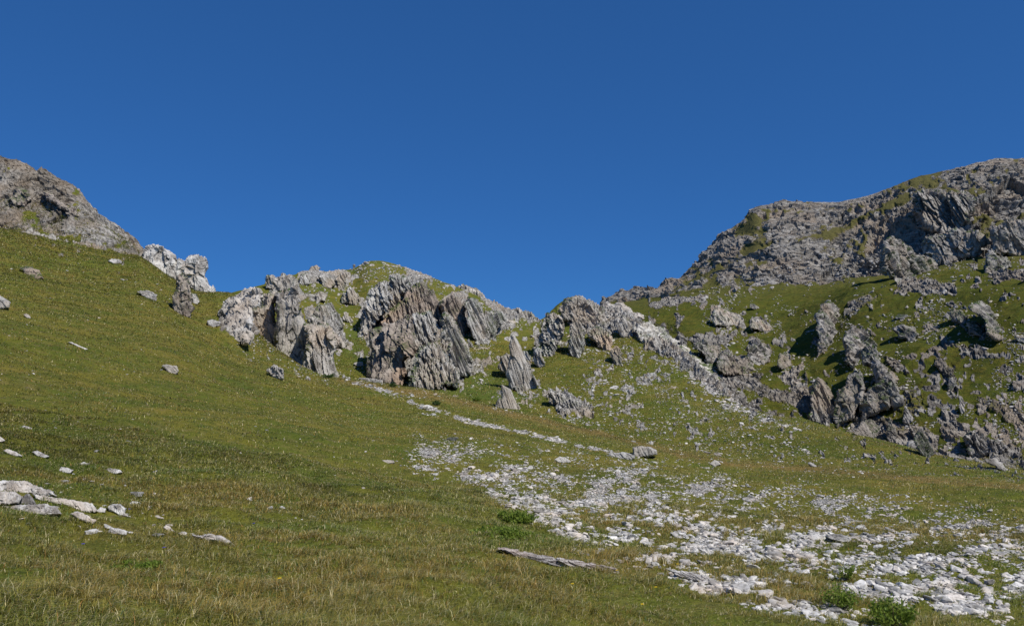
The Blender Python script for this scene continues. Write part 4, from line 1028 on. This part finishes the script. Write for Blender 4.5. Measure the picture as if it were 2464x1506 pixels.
 ('rock','rightmost block of the pale rock heap, beside blue flowers','f1',[(712,712),(740,695),(795,690),(842,720),(835,752),(870,780),(800,775),(740,745)],M_NEAR,'block',dict(lean=.4,group=G_F,rel=.7)),
 ('rock','small block between the thin slab and the rightmost block','f1',[(640,738),(670,712),(710,722),(700,748),(660,750)],M_NEAR,'block',dict(lean=.4,group=G_F,rel=.7)),
 ('rock','low rock in the turf below the thin slab','f1',[(468,755),(515,742),(580,765),(642,800),(620,828),(560,812),(500,780)],M_NEAR,'block',dict(lean=.6,group=G_F,rel=.8)),
 ('rock','single small rock alone in the turf below the rock heap','f1',[(706,892),(738,845),(800,855),(855,872),(845,905),(780,895)],M_NEAR,'block',dict(lean=.5,group=G_F,rel=.8)),
 ('rock','first lump of the string of rocks leading right through the turf','f1',[(1085,845),(1105,832),(1130,838),(1170,880),(1125,885)],M_NEAR,'block',dict(lean=.6,group=G_F,rel=.7)),
 ('rock','middle lump of the string of rocks in the turf','f1',[(1182,885),(1215,872),(1250,880),(1245,900),(1205,900)],M_NEAR,'block',dict(lean=.6,group=G_F,rel=.7)),
 ('rock','long low last rock of the string in the turf','f1',[(1275,895),(1330,900),(1400,888),(1480,905),(1530,940),(1575,980),(1540,985),(1480,950),(1380,930),(1300,912)],M_NEAR,'diag',dict(lean=.7,group=G_F,rel=.8,thick=12)),
 ('rock','pale flat rock near the left edge, upper of the turf row','f1',[(18,335),(45,322),(110,345),(155,372),(100,378),(50,358)],M_NEAR,'diag',dict(lean=.9,group=G_F,rel=.7)),
 ('rock','double pale rock right of the upper flat rock','f1',[(212,345),(250,333),(290,355),(335,375),(300,388),(245,375)],M_NEAR,'block',dict(lean=.8,group=G_F,rel=.7)),
 ('rock','lumpy pale rock at the middle of the turf row','f1',[(392,470),(405,442),(450,450),(492,465),(470,488),(420,485)],M_NEAR,'block',dict(lean=.5,group=G_F,rel=.7)),
 ('rock','white rock in the turf row above the lumpy one','f1',[(520,425),(560,410),(600,422),(570,435)],M_NEAR,'block',dict(lean=.8,group=G_F,rel=.7)),
 ('rock','last pale rock of the turf row, to the right','f1',[(698,462),(725,450),(800,462),(820,480),(770,492),(720,485)],M_NEAR,'block',dict(lean=.8,group=G_F,rel=.7)),
 ('rock','grey rock half sunk in grass above the turf row','f1',[(135,180),(160,168),(215,185),(210,195),(160,190)],M_NEAR,'block',dict(lean=.8,group=G_F,rel=.7)),
 ('rock','white rock cut by the left edge above the turf row','f1',[(-40,245),(0,240),(35,268),(10,280),(-40,275)],M_NEAR,'block',dict(lean=.8,group=G_F,rel=.7)),
 ('rock','white rock streak on the left slope','o',[(163,823),(172,822),(195,833),(212,840),(205,843),(185,834)],M_WHITE,'diag',dict(lean=1.2,rel=.6)),
 ('rock','bright white stone near the left edge of the slope','o',[(55,757),(62,754),(72,759),(75,766),(65,766)],M_WHITE,'round',dict(lean=.5,rel=.4)),
]
for nm, lab, z, poly, mt_, fr, kw in CR:
    if z in ('f1', 'o', 'f4'):
        kw.setdefault('rough', .3)
    if kw.get('group') == G_R and 'lean' in kw and kw.get('dist') is None:
        kw['lean'] = kw['lean'] * .6 + .8
    crag(nm, lab, z, poly, mt_, fr, **kw)

# ------------------------------------------------------------------ stones
def ico(level):
    import bmesh
    bm = bmesh.new()
    bmesh.ops.create_icosphere(bm, subdivisions=level, radius=1)
    bm.verts.ensure_lookup_table()
    v = np.array([x.co[:] for x in bm.verts], f32)
    f = np.array([[q.index for q in fc.verts] for fc in bm.faces], np.int32)
    bm.free()
    return v, f
ICO4, ICO3, ICO2 = ico(4), ico(3), ico(2)

def stone_shape(level, seed):
    r = np.random.default_rng(seed)
    v, f = level
    n = r.integers(9, 15)
    nn = r.normal(size=(n, 3)); nn[:, 2] *= 1.0; nn /= np.linalg.norm(nn, axis=1, keepdims=True)
    nn = np.concatenate([nn, [[0, 0, 1], [0, 0, -1]]]); dd_ = np.concatenate([r.uniform(.55, .95, n), [r.uniform(.45, .7), .8]])
    dots = v @ nn.T
    rad = np.min(np.where(dots > .05, dd_[None, :] / np.maximum(dots, .05), 9), axis=1)
    rad = np.minimum(rad, 1.25)
    w = v * rad[:, None]
    w *= np.array([1, r.uniform(.55, .9), r.uniform(.36, .68)])
    w += .035 * np.stack([fbm(w * 2.5 + seed, 2, 1), fbm(w * 2.5 + seed + 9, 2, 2), fbm(w * 2.5 + seed + 19, 2, 3)], 1)
    return w.astype(f32), f

# sample the picture evenly, keep by density, lay out where the sight line meets the ground
def sample(n, x0, x1, y0_, y1):
    x = rng.uniform(x0, x1, n); y = rng.uniform(y0_, y1, n)
    return x, y
sx, sy = [], []
x, y = sample(230000, -250, 2720, 870, 1680)
D = density(x, y)
keep = rng.random(len(x)) < D ** 1.35 * np.clip(1.15 - (y - 1150) / 700, .5, 1.1)
# far belts are denser
sx.append(x[keep]); sy.append(y[keep])
x, y = sample(60000, 780, 2600, 900, 1230)
D = density(x, y)
keep = rng.random(len(x)) < D * .8
sx.append(x[keep]); sy.append(y[keep])
x, y = sample(26000, 1450, 1900, 730, 1030)
D = density(x, y)
keep = rng.random(len(x)) < D * .55
sx.append(x[keep]); sy.append(y[keep])
x, y = sample(2600, 1250, 2200, 850, 1150)
sd2 = poly_sd(x, y, SCAT2)
keep = (sd2 > -10) & (rng.random(len(x)) < .4)
sx.append(x[keep]); sy.append(y[keep])
x, y = sample(3200, -100, 900, 600, 1250)
keep = rng.random(len(x)) < np.clip(.08 + .30 * fbm(np.stack([x / 90, y / 45, 0 * x], 1).astype(f32), 3, 91), .015, .6) * np.where(y < 800, 1.3, .6)
sx.append(x[keep]); sy.append(y[keep])
sx = np.concatenate(sx); sy = np.concatenate(sy)
pos, miss = ground(sx, sy)
okk = ~miss & (pos[:, 1] < 200)
sx, sy, pos = sx[okk], sy[okk], pos[okk]
Dk = density(sx, sy)
size = pos[:, 1] / FP * rng.lognormal(np.log(2.15), .42, len(sx))
big = rng.random(len(sx)) < .05
size[big] *= rng.uniform(1.5, 2.6, big.sum())
size = np.clip(size, .012, .55)
near = pos[:, 1] < 14
size[near] = np.clip(rng.lognormal(np.log(.020), .55, near.sum()) * (pos[near, 1] / 8) ** .35, .006, .075)
app = size / pos[:, 1] * FP
inside = (sx > 0) & (sx < W) & (sy < H) & (sy > 0)
order = np.argsort(-app * inside)
n_ind = 285
ind = order[:n_ind]; bulk = order[n_ind:]
print('stones', len(sx), 'largest px', app[ind[:5]], 'cut', app[ind[-1]])

protos = []
for i in range(14):
    v, f = stone_shape(ICO3, 40 + i)
    me_o = mesh_obj('stone', v, f, M_STONE, False, attrs=dict(tint=np.zeros(len(v))))
    protos.append(me_o)
G_ST = 'loose stones strewn over the meadow'
MARKS = [(1243,1245,'the bright green shrub'),(2145,1470,'the tall willow shrub'),(2025,1440,'the thin twiggy shrub'),(2035,1375,'the small sprig in the stones'),
 (1345,1350,'the striped rock ledge'),(1680,1390,'the weathered ledge'),(2020,1295,'the dark-bellied oval boulder'),(1550,1088,'the square grey boulder'),(1353,1107,'the white rounded boulder'),
 (1720,1114,'the white pointed boulder'),(932,1110,'the long flat grey boulder'),(150,1200,'the pale rock heap'),(1500,1400,'the yellow flower by the striped ledge'),(2440,1490,'the lower right picture corner'),
 (2440,1330,'the right picture edge'),(1940,1490,'the bottom edge left of the twiggy shrub')]
MK = np.array([(m_x, m_y) for m_x, m_y, _ in MARKS], float)
buckets = {}
for k, j in enumerate(ind):
    d2 = (MK[:, 0] - sx[j]) ** 2 + (MK[:, 1] - sy[j]) ** 2
    q = int(d2.argmin())
    ddx, ddy = sx[j] - MK[q, 0], sy[j] - MK[q, 1]
    side = ('right of' if ddx > 0 else 'left of') if abs(ddx) > abs(ddy) * 1.3 else ('below' if ddy > 0 else 'above')
    buckets.setdefault((q, side), []).append((d2[q], j))
ORD = ['nearest', 'second nearest', 'third nearest', 'fourth nearest', 'fifth nearest', 'sixth nearest', 'seventh nearest', 'eighth nearest', 'ninth nearest', 'tenth nearest']
LAB = {}
for (q, side), lst in buckets.items():
    lst.sort()
    for n_, (_, j) in enumerate(lst):
        o_ = ORD[n_] if n_ < 10 else '%dth nearest' % (n_ + 1) if (n_ + 1) % 10 not in (1, 2, 3) or n_ < 13 else '%d%s nearest' % (n_ + 1, {1: 'st', 2: 'nd', 3: 'rd'}[(n_ + 1) % 10])
        LAB[j] = 'loose pale stone, %s %s %s' % (o_, side, MARKS[q][2])
for k, j in enumerate(ind):
    src = protos[k % 14]
    o = src if k < 14 else src.copy()
    if k >= 14: scene.collection.objects.link(o)
    s = float(size[j])
    o.scale = (s, s, s * random.uniform(.8, 1.15))
    o.rotation_euler = (random.gauss(0, .22), random.gauss(0, .22) + .1, random.uniform(0, 6.28))
    o.location = (float(pos[j, 0]), float(pos[j, 1]), float(pos[j, 2]) + CAM_H + .12 * s)
    tag(o, LAB[j], 'stone', G_ST)

def euler_mats(rx, ry, rz):
    cx_, sx_, cy_, sy_, cz_, sz_ = np.cos(rx), np.sin(rx), np.cos(ry), np.sin(ry), np.cos(rz), np.sin(rz)
    M = np.empty((len(rx), 3, 3), f32)
    M[:, 0, 0] = cz_*cy_; M[:, 0, 1] = cz_*sy_*sx_ - sz_*cx_; M[:, 0, 2] = cz_*sy_*cx_ + sz_*sx_
    M[:, 1, 0] = sz_*cy_; M[:, 1, 1] = sz_*sy_*sx_ + cz_*cx_; M[:, 1, 2] = sz_*sy_*cx_ - cz_*sx_
    M[:, 2, 0] = -sy_; M[:, 2, 1] = cy_*sx_; M[:, 2, 2] = cy_*cx_
    return M

def scatter_mesh(name, shapes, pos_, size_, mat, lift, tilt=.2, label=None, flat=1.0):
    Vs, Fs, Ts = [], [], []
    off = 0
    which = rng.integers(0, len(shapes), len(pos_))
    for w_ in range(len(shapes)):
        ix = np.nonzero(which == w_)[0]
        if not len(ix): continue
        v, f = shapes[w_]
        M = euler_mats(rng.normal(0, tilt, len(ix)), rng.normal(0, tilt, len(ix)), rng.uniform(0, 6.28, len(ix)))
        VV = np.einsum('nij,vj->nvi', M, v * np.array([1, 1, flat], f32)) * size_[ix][:, None, None]
        VV += pos_[ix][:, None, :]
        VV[:, :, 2] += CAM_H + (lift * size_[ix])[:, None]
        FF = f[None] + (np.arange(len(ix)) * len(v))[:, None, None] + off
        Vs.append(VV.reshape(-1, 3)); Fs.append(FF.reshape(-1, 3))
        Ts.append(np.repeat(rng.random(len(ix)), len(v)))
        off += len(ix) * len(v)
    o = mesh_obj(name, np.concatenate(Vs), np.concatenate(Fs), mat, False, attrs=dict(tint=np.concatenate(Ts)))
    return o
shp = [stone_shape(ICO2, 300 + i) for i in range(24)]
o = scatter_mesh('scree', shp, pos[bulk].astype(f32), size[bulk].astype(f32), M_STONE, .10)
tag(o, 'pale limestone rubble spread in bands across the meadow', 'scree', kind='stuff')

# broken rock strewn over the hills
M_RUB = make_rock_mat('hill_rubble', GREY, LGT, DRK, WARM, 1.2, .1)
hx, hy = sample(90000, 480, 2700, 600, 1160)
q1 = q2 = None
fx, fy = [], []
for pl_, w_ in feet:
    pa = np.array(pl_); lowp = pa[pa[:, 1] > np.quantile(pa[:, 1], .45)]
    k_ = int(10 + w_ * .55)
    jj = rng.integers(0, len(lowp), k_)
    fx.append(lowp[jj, 0] + rng.normal(0, 6, k_)); fy.append(lowp[jj, 1] + np.abs(rng.normal(0, 7, k_)) - 1)
nfoot = sum(len(q) for q in fx)
hx = np.concatenate([hx] + fx); hy = np.concatenate([hy] + fy)
isfoot = np.arange(len(hx)) >= len(hx) - nfoot
hY, hm = hit(hx, hy)
ha, ht = px2at(hx, hy)
hp = np.stack([ha * hY, hY, ht * hY], 1)
q1 = fbm(np.stack([hx / 55, hy / 55, 0 * hx], 1).astype(f32), 3, 401); q2 = fbm(np.stack([hx / 14, hy / 14, 0 * hx], 1).astype(f32), 2, 405)
pr = np.clip(.16 + .34 * q1 + .34 * q2, .02, .8) * np.where(hx > 1700, 1.5, np.where((hx < 1330) & (hy < 800), 1.8, 1))
hk = ~hm & (hY > 60) & (hY < 480) & ((rng.random(len(hx)) < 1.6 * pr ** 1.6) | isfoot) & ~((hy < 915) & (hx < 800) & (hY < 96) & (hx < 560))
hp = hp[hk]; hY = hY[hk]
hsz = np.clip(hY / FP * rng.lognormal(np.log(1.8), .55, hk.sum()), .05, 2.2)
o = scatter_mesh('rubble', [stone_shape(ICO2, 500 + i) for i in range(20)], hp.astype(f32), hsz.astype(f32), M_RUB, .02, tilt=.45, flat=1.15)
tag(o, 'broken grey rock strewn over the hillsides', 'rubble', kind='stuff')

# pebbles between the near stones
x, y = sample(60000, -100, 2600, 1180, 1620)
D = density(x, y)
keep = rng.random(len(x)) < np.clip(D - .25, 0, 1) ** 1.1 * 1.1
x, y = x[keep], y[keep]
pp, _ = ground(x, y)
o = scatter_mesh('pebbles', [stone_shape(ico(1), 700 + i) for i in range(10)], pp.astype(f32), rng.lognormal(np.log(.013), .45, len(x)).astype(f32), M_STONE, .1)
tag(o, 'small pebbles filling the gaps of the stone band', 'pebbles', kind='stuff')

# ------------------------------------------------------------------ grass
def make_blade_mat():
    m, nt, b = new_mat('grass_blade')
    nb = NB(nt)
    at = nb.n('ShaderNodeAttribute'); at.attribute_name = 'gcol'
    nb.l(at.outputs['Color'], b.inputs['Base Color'])
    b.inputs['Roughness'].default_value = .55
    b.inputs['Specular IOR Level'].default_value = .12
    tr = nb.n('ShaderNodeBsdfTranslucent')
    nb.l(at.outputs['Color'], tr.inputs['Color'])
    mx = nb.n('ShaderNodeMixShader'); mx.inputs[0].default_value = .3
    nb.l(b.outputs[0], mx.inputs[1]); nb.l(tr.outputs[0], mx.inputs[2])
    nb.l(mx.outputs[0], nt.nodes['Material Output'].inputs['Surface'])
    return m
M_BLADE = make_blade_mat()

def blades(n, ymin, ymax, wpow, lmin, lmax, wid_k, seed, falloff):
    r = np.random.default_rng(seed)
    # density ~ 1/Y^falloff in area
    u = r.random(n)
    p = 2 - falloff
    Y = (ymin ** p + u * (ymax ** p - ymin ** p)) ** (1 / p) if abs(p) > 1e-3 else ymin * (ymax / ymin) ** u
    A = r.uniform(-.80, .80, n)
    X = A * Y
    # gather into tufts
    cell = .10 * 2.0 ** np.round(np.log2(np.clip(Y / 9, 1, 8)) + r.uniform(-.5, .5, n))
    wx_ = X + .35 * vnoise(np.stack([X / .6, Y / .6, 0 * X], 1), 301); wy_ = Y + .35 * vnoise(np.stack([X / .6, Y / .6, 0 * X + 9], 1), 302)
    rx_, ry_ = .8 * wx_ + .6 * wy_, -.6 * wx_ + .8 * wy_
    ox_, oy_ = wx_ - X, wy_ - Y
    qx_, qy_ = np.round(rx_ / cell), np.round(ry_ / cell)
    tx, ty = qx_, qy_
    ux_, uy_ = (.8 * qx_ - .6 * qy_) * cell - ox_, (.6 * qx_ + .8 * qy_) * cell - oy_
    h = _hash(tx.astype(np.int32), ty.astype(np.int32), np.zeros(n, np.int32), 5)
    jx = (_u(h) - .5) * cell; jy = (_u(_hash(tx.astype(np.int32), ty.astype(np.int32), np.ones(n, np.int32), 5)) - .5) * cell
    pull = r.uniform(.15, .9, n)
    X = X + (ux_ + jx - X) * (1 - pull) * .6 ; Y = np.maximum(.4, Y + (uy_ + jy - Y) * (1 - pull) * .6)
    Z = ground_z(X, Y)
    px, py = at2px(X / Y, Z / Y)
    D = density(px, py)
    S = np.stack([X, Y, 0 * X], 1).astype(f32)
    n1 = fbm(S / 1.1, 3, 201); n2 = fbm(S / .28, 2, 205); n3 = fbm(S / 6.0, 3, 209)
    col_c = np.clip(np.interp(X / Y, a_cols, np.arange(NC)).round().astype(int), 0, NC - 1)
    keep = (r.random(n) > np.clip(D * 1.7 - .12, 0, .97)) & (r.random(n) < .88 + .45 * n2)
    X, Y, Z, px, py, n1, n2, n3 = (q[keep] for q in (X, Y, Z, px, py, n1, n2, n3))
    h = _u(h)[keep]
    m = len(X)
    L = r.uniform(lmin, lmax, m) * (1 + .38 * n1) * (.9 + .4 * np.clip(n2, -.4, 1)) * (.75 + .5 * h)
    wd = wid_k * np.clip(Y / 6, .75, 20) * r.uniform(.7, 1.3, m)
    L = np.maximum(L, wd * 3.5)
    az = r.uniform(0, 2 * np.pi, m)
    az = np.where(r.random(m) < .6, r.normal(.1, .6, m), az)      # wind and slope lean them right
    ben = r.uniform(.35, 1.4, m)
    dx, dy = np.cos(az), np.sin(az)
    sxx, syy = -dy, dx
    base = np.stack([X, Y, Z - .012], 1)
    side = np.stack([sxx, syy, 0 * sxx], 1) * (wd / 2)[:, None]
    mid = base + np.stack([dx * L * .32 * ben, dy * L * .32 * ben, L * .58 * np.sqrt(np.clip(1 - .25 * ben, .2, 1))], 1)
    tip = base + np.stack([dx * L * .85 * ben, dy * L * .85 * ben, L * np.clip(1.02 - .45 * ben, .3, 1)], 1)
    V = np.stack([base - side, base + side, mid + side * .8, mid - side * .8, tip], 1)
    F = np.empty((m, 7), np.int32)
    b5 = np.arange(m) * 5
    loops = np.stack([b5, b5 + 1, b5 + 2, b5 + 3, b5 + 3, b5 + 2, b5 + 4], 1).ravel()
    sizes = np.tile([4, 3], m)
    green = np.array([.150, .190, .030]); olive = np.array([.275, .240, .055]); straw = np.array([.62, .54, .30]); rust = np.array([.36, .19, .06]); dark = np.array([.060, .095, .018]); blue = np.array([.13, .19, .085])
    w1 = np.clip(.5 + .9 * n1 + .35 * (h - .5), 0, 1)[:, None]
    C = green * (1 - w1) + olive * w1
    n4 = fbm(S[keep] / 2.3, 3, 221)
    w3 = np.clip(np.maximum(n3 * 1.2 - .1, n4 * 1.8 - .35), 0, .36)[:, None]
    C = C * (1 - w3) + rust * w3 * .9 + C * w3 * .1
    rr = r.random(m)
    C = np.where((rr < .15)[:, None], straw * r.uniform(.6, 1.1, (m, 1)), C)
    C = np.where(((rr > .15) & (rr < .17))[:, None], rust, C)
    C = np.where(((rr > .17) & (rr < .33))[:, None], dark, C)
    C = np.where(((rr > .33) & (rr < .38))[:, None], blue, C)
    C = C * r.uniform(.85, 1.55, (m, 1)) * (1 - .35 * np.clip(-n4 * 1.6 - .2, 0, 1))[:, None]
    CC = np.ones((m, 5, 4), f32); CC[:, :, :3] = C[:, None, :]
    CC[:, 4, :3] *= 1.15
    return V.reshape(-1, 3), loops, sizes, CC.reshape(-1, 4)
parts = [blades(1150000, 2.2, 15, 0, .035, .085, .0034, 1, 1.0),
         blades(760000, 12, 125, 0, .04, .09, .0034, 2, 1.40)]
off = 0; V, Lp, S_, C = [], [], [], []
for v, l, s, c in parts:
    V.append(v); Lp.append(l + off); S_.append(s); C.append(c); off += len(v)
V = np.concatenate(V).astype(f32) + UP; Lp = np.concatenate(Lp); S_ = np.concatenate(S_); C = np.concatenate(C)
g = mesh_obj('grass', V, Lp, M_BLADE, True, sizes=S_)
ca = g.data.attributes.new('gcol', 'FLOAT_COLOR', 'POINT')
ca.data.foreach_set('color', C.ravel().astype(f32))
tag(g, 'tussocky alpine grass in green, olive and straw tones', 'grass', kind='stuff')

# ------------------------------------------------------------------ shrubs
def make_leaf_mat(name, c1, c2):
    m, nt, b = new_mat(name)
    nb = NB(nt)
    n = nb.noise(30, 2)
    c = nb.mix(nb.ramp(n, [(.4, 0.), (.6, 1.)]), c1, c2)
    nb.l(c, b.inputs['Base Color']); b.inputs['Roughness'].default_value = .5
    tr = nb.n('ShaderNodeBsdfTranslucent'); nb.l(c, tr.inputs['Color'])
    mx = nb.n('ShaderNodeMixShader'); mx.inputs[0].default_value = .5
    nb.l(b.outputs[0], mx.inputs[1]); nb.l(tr.outputs[0], mx.inputs[2])
    nb.l(mx.outputs[0], nt.nodes['Material Output'].inputs['Surface'])
    return m
M_LEAF = make_leaf_mat('shrub_leaf', (.17, .25, .03), (.26, .33, .06))
M_LEAFD = make_leaf_mat('dark_shrub_leaf', (.06, .11, .025), (.10, .16, .045))
m_, nt_, b_ = new_mat('twig_bark')
_nb = NB(nt_); _c = _nb.mix(_nb.noise(60, 3), (.10, .07, .045), (.20, .15, .10)); _nb.l(_c, b_.inputs['Base Color'])
M_TWIG = m_

def shrub(name, label, px, py, wpx, hpx, leaves, mat, seed, leaf_px, upright=.4):
    r = np.random.default_rng(seed)
    p, _ = ground(np.array([float(px)]), np.array([float(py)]))
    p = p[0]
    m_ = p[1] / FP
    w, h = wpx * m_, hpx * m_
    root = bpy.data.objects.new(name, None)
    scene.collection.objects.link(root)
    root.location = (float(p[0]), float(p[1]), float(p[2]) + CAM_H)
    tag(root, label, 'shrub')
    ns = 26
    Vt, Ft = [], []
    tips = []
    for i in range(ns):
        an = r.uniform(0, 6.28); rad = w / 2 * math.sqrt(r.random())
        tip = np.array([math.cos(an) * rad, math.sin(an) * rad * .8, h * r.uniform(.45, 1.0) * (1 - .45 * (rad / (w / 2)) ** 2)])
        bs = np.array([tip[0] * .35 + r.normal(0, .04 * w), tip[1] * .35, -0.02 * h])
        mid = (bs + tip) / 2 + r.normal(0, .05, 3) * w
        tips.append((bs, mid, tip))
        k0 = len(Vt)
        rr_ = max(.0018, .012 * w)
        for q, ra in ((bs, rr_), (mid, rr_ * .7), (tip, rr_ * .25)):
            for a_ in (0, 2.09, 4.19):
                Vt.append(q + np.array([math.cos(a_) * ra, math.sin(a_) * ra, 0]))
        for s in (0, 3):
            for a_ in range(3):
                Ft.append([k0 + s + a_, k0 + s + (a_ + 1) % 3, k0 + s + 3 + (a_ + 1) % 3, k0 + s + 3 + a_])
    mesh_obj('twigs', np.array(Vt), np.array(Ft), M_TWIG, True, parent=root)
    ls = leaf_px * m_
    LV = []; 
    for i in range(leaves):
        bs, mid, tip = tips[r.integers(ns)]
        u = r.uniform(.25, 1.0)
        q = (1-u)**2*bs + 2*u*(1-u)*mid + u*u*tip + r.normal(0, .055, 3) * np.array([w, w, h])
        q[2] = max(q[2], .0)
        d = r.normal(size=3); d[2] = abs(d[2]) * .8 + upright; d /= np.linalg.norm(d)
        sd_ = np.cross(d, r.normal(size=3)); sd_ /= np.linalg.norm(sd_) + 1e-9
        L = ls * r.uniform(.6, 1.3)
        LV += [q - sd_ * L * .05, q + d * L * .5 - sd_ * L * .26, q + d * L, q + d * L * .5 + sd_ * L * .26]
    LV = np.array(LV); LF = np.arange(len(LV)).reshape(-1, 4)
    mesh_obj('foliage', LV, LF, mat, False, parent=root)
    return root
shrub('shrub', 'bright green low shrub at the left edge of the stone band', 1243, 1262, 100, 36, 2200, M_LEAF, 1, 7)
shrub('shrub', 'tall leafy willow shrub among stones at the bottom edge', 2145, 1512, 105, 80, 1700, M_LEAF, 2, 9)
shrub('shrub', 'thin twiggy shrub with bare stems left of the tall willow shrub', 2025, 1462, 105, 62, 1100, M_LEAF, 3, 7)
shrub('shrub', 'small sprig growing through the stone band above the willow', 2035, 1395, 40, 50, 220, M_LEAF, 13, 7)
shrub('shrub', 'dark green bush on a ledge of the pale cliff', 748, 797, 22, 24, 700, M_LEAFD, 4, 3)
shrub('shrub', 'olive bush low on the right end of the pale cliff', 748, 878, 20, 24, 500, M_LEAFD, 5, 3)
shrub('shrub', 'dark bush at the grassy foot of the pale cliff', 790, 910, 34, 12, 600, M_LEAFD, 6, 3)
shrub('shrub', 'dark juniper bush by the upper gravel path', 946, 932, 18, 13, 500, M_LEAFD, 7, 3)
shrub('shrub', 'blue-green juniper bush on the meadow swell below the central crag', 1050, 975, 26, 13, 600, M_LEAFD, 8, 3)
shrub('shrub', 'small round bush left of the split needle', 1147, 965, 24, 11, 500, M_LEAF, 9, 3)
shrub('shrub', 'leafy ground plant creeping under the bright green shrub', 1200, 1290, 150, 20, 2200, M_LEAF, 10, 7)
shrub('shrub', 'light green leafy plant in the turf at the lower left', 330, 1372, 110, 22, 1600, M_LEAF, 11, 7)

# ------------------------------------------------------------------ little flowers
def flat_mat(name, c):
    m, nt, b = new_mat(name)
    nb = NB(nt)
    n = nb.noise(200, 2)
    nb.l(nb.mix(n, tuple(x * .8 for x in c), c), b.inputs['Base Color'])
    return m
M_YEL = flat_mat('yellow_petal', (.85, .60, .02)); M_BLU = flat_mat('blue_petal', (.12, .10, .55)); M_STEM = flat_mat('flower_stem', (.10, .15, .03))
fl = [(671,1418,M_YEL,'yellow flower in the foreground grass, largest of the yellow ones'),(1484,1390,M_YEL,'yellow flower right of the striped rock ledge'),(1377,1425,M_YEL,'yellow flower below the striped rock ledge'),
      (1578,1432,M_YEL,'yellow flower below the weathered ledge'),(1545,1476,M_YEL,'yellow flower near the bottom edge right of centre'),(157,1060,M_YEL,'yellow flower on the left slope above the turf rocks'),
      (1630,1372,M_YEL,'yellow flower beside the weathered ledge'),(310,1240,M_BLU,'blue flower at the right end of the pale rock heap'),(393,1340,M_BLU,'blue flower in the turf below the string of rocks'),
      (610,1275,M_BLU,'blue flower right of the string of rocks'),(198,1332,M_BLU,'blue flower below the long front slab of the rock heap')]
for i, (px, py, mt_, lab) in enumerate(fl):
    p, _ = ground(np.array([float(px)]), np.array([float(py) + 4]))
    p = p[0]; hh = .075
    root = bpy.data.objects.new('flower', None); scene.collection.objects.link(root)
    root.location = (float(p[0]), float(p[1]), float(p[2]) + CAM_H)
    tag(root, lab, 'flower', 'yellow flowers dotted through the turf' if mt_ is M_YEL else 'blue flowers dotted through the turf')
    st = []; rr_ = .0015
    for z_, dxx in ((0, 0), (hh * .5, .004), (hh, .002)):
        for a_ in (0, 2.09, 4.19): st.append((dxx + math.cos(a_) * rr_, math.sin(a_) * rr_, z_))
    mesh_obj('stem', np.array(st), np.array([[s + a_, s + (a_ + 1) % 3, s + 3 + (a_ + 1) % 3, s + 3 + a_] for s in (0, 3) for a_ in range(3)]), M_STEM, True, parent=root)
    pv, pf = [], []
    for k in range(9):
        a_ = k * 6.283 / 9; ca_, sa_ = math.cos(a_), math.sin(a_)
        b0 = len(pv); R_ = .013
        c_ = np.array([.002, 0, hh])
        pv += [c_, c_ + np.array([ca_ * R_ * .6 - sa_ * .004, sa_ * R_ * .6 + ca_ * .004, .003]), c_ + np.array([ca_ * R_, sa_ * R_, .001]), c_ + np.array([ca_ * R_ * .6 + sa_ * .004, sa_ * R_ * .6 - ca_ * .004, .003])]
        pf.append([b0, b0 + 1, b0 + 2, b0 + 3])
    mesh_obj('petals', np.array(pv), np.array(pf), mt_, False, parent=root)
print('done')
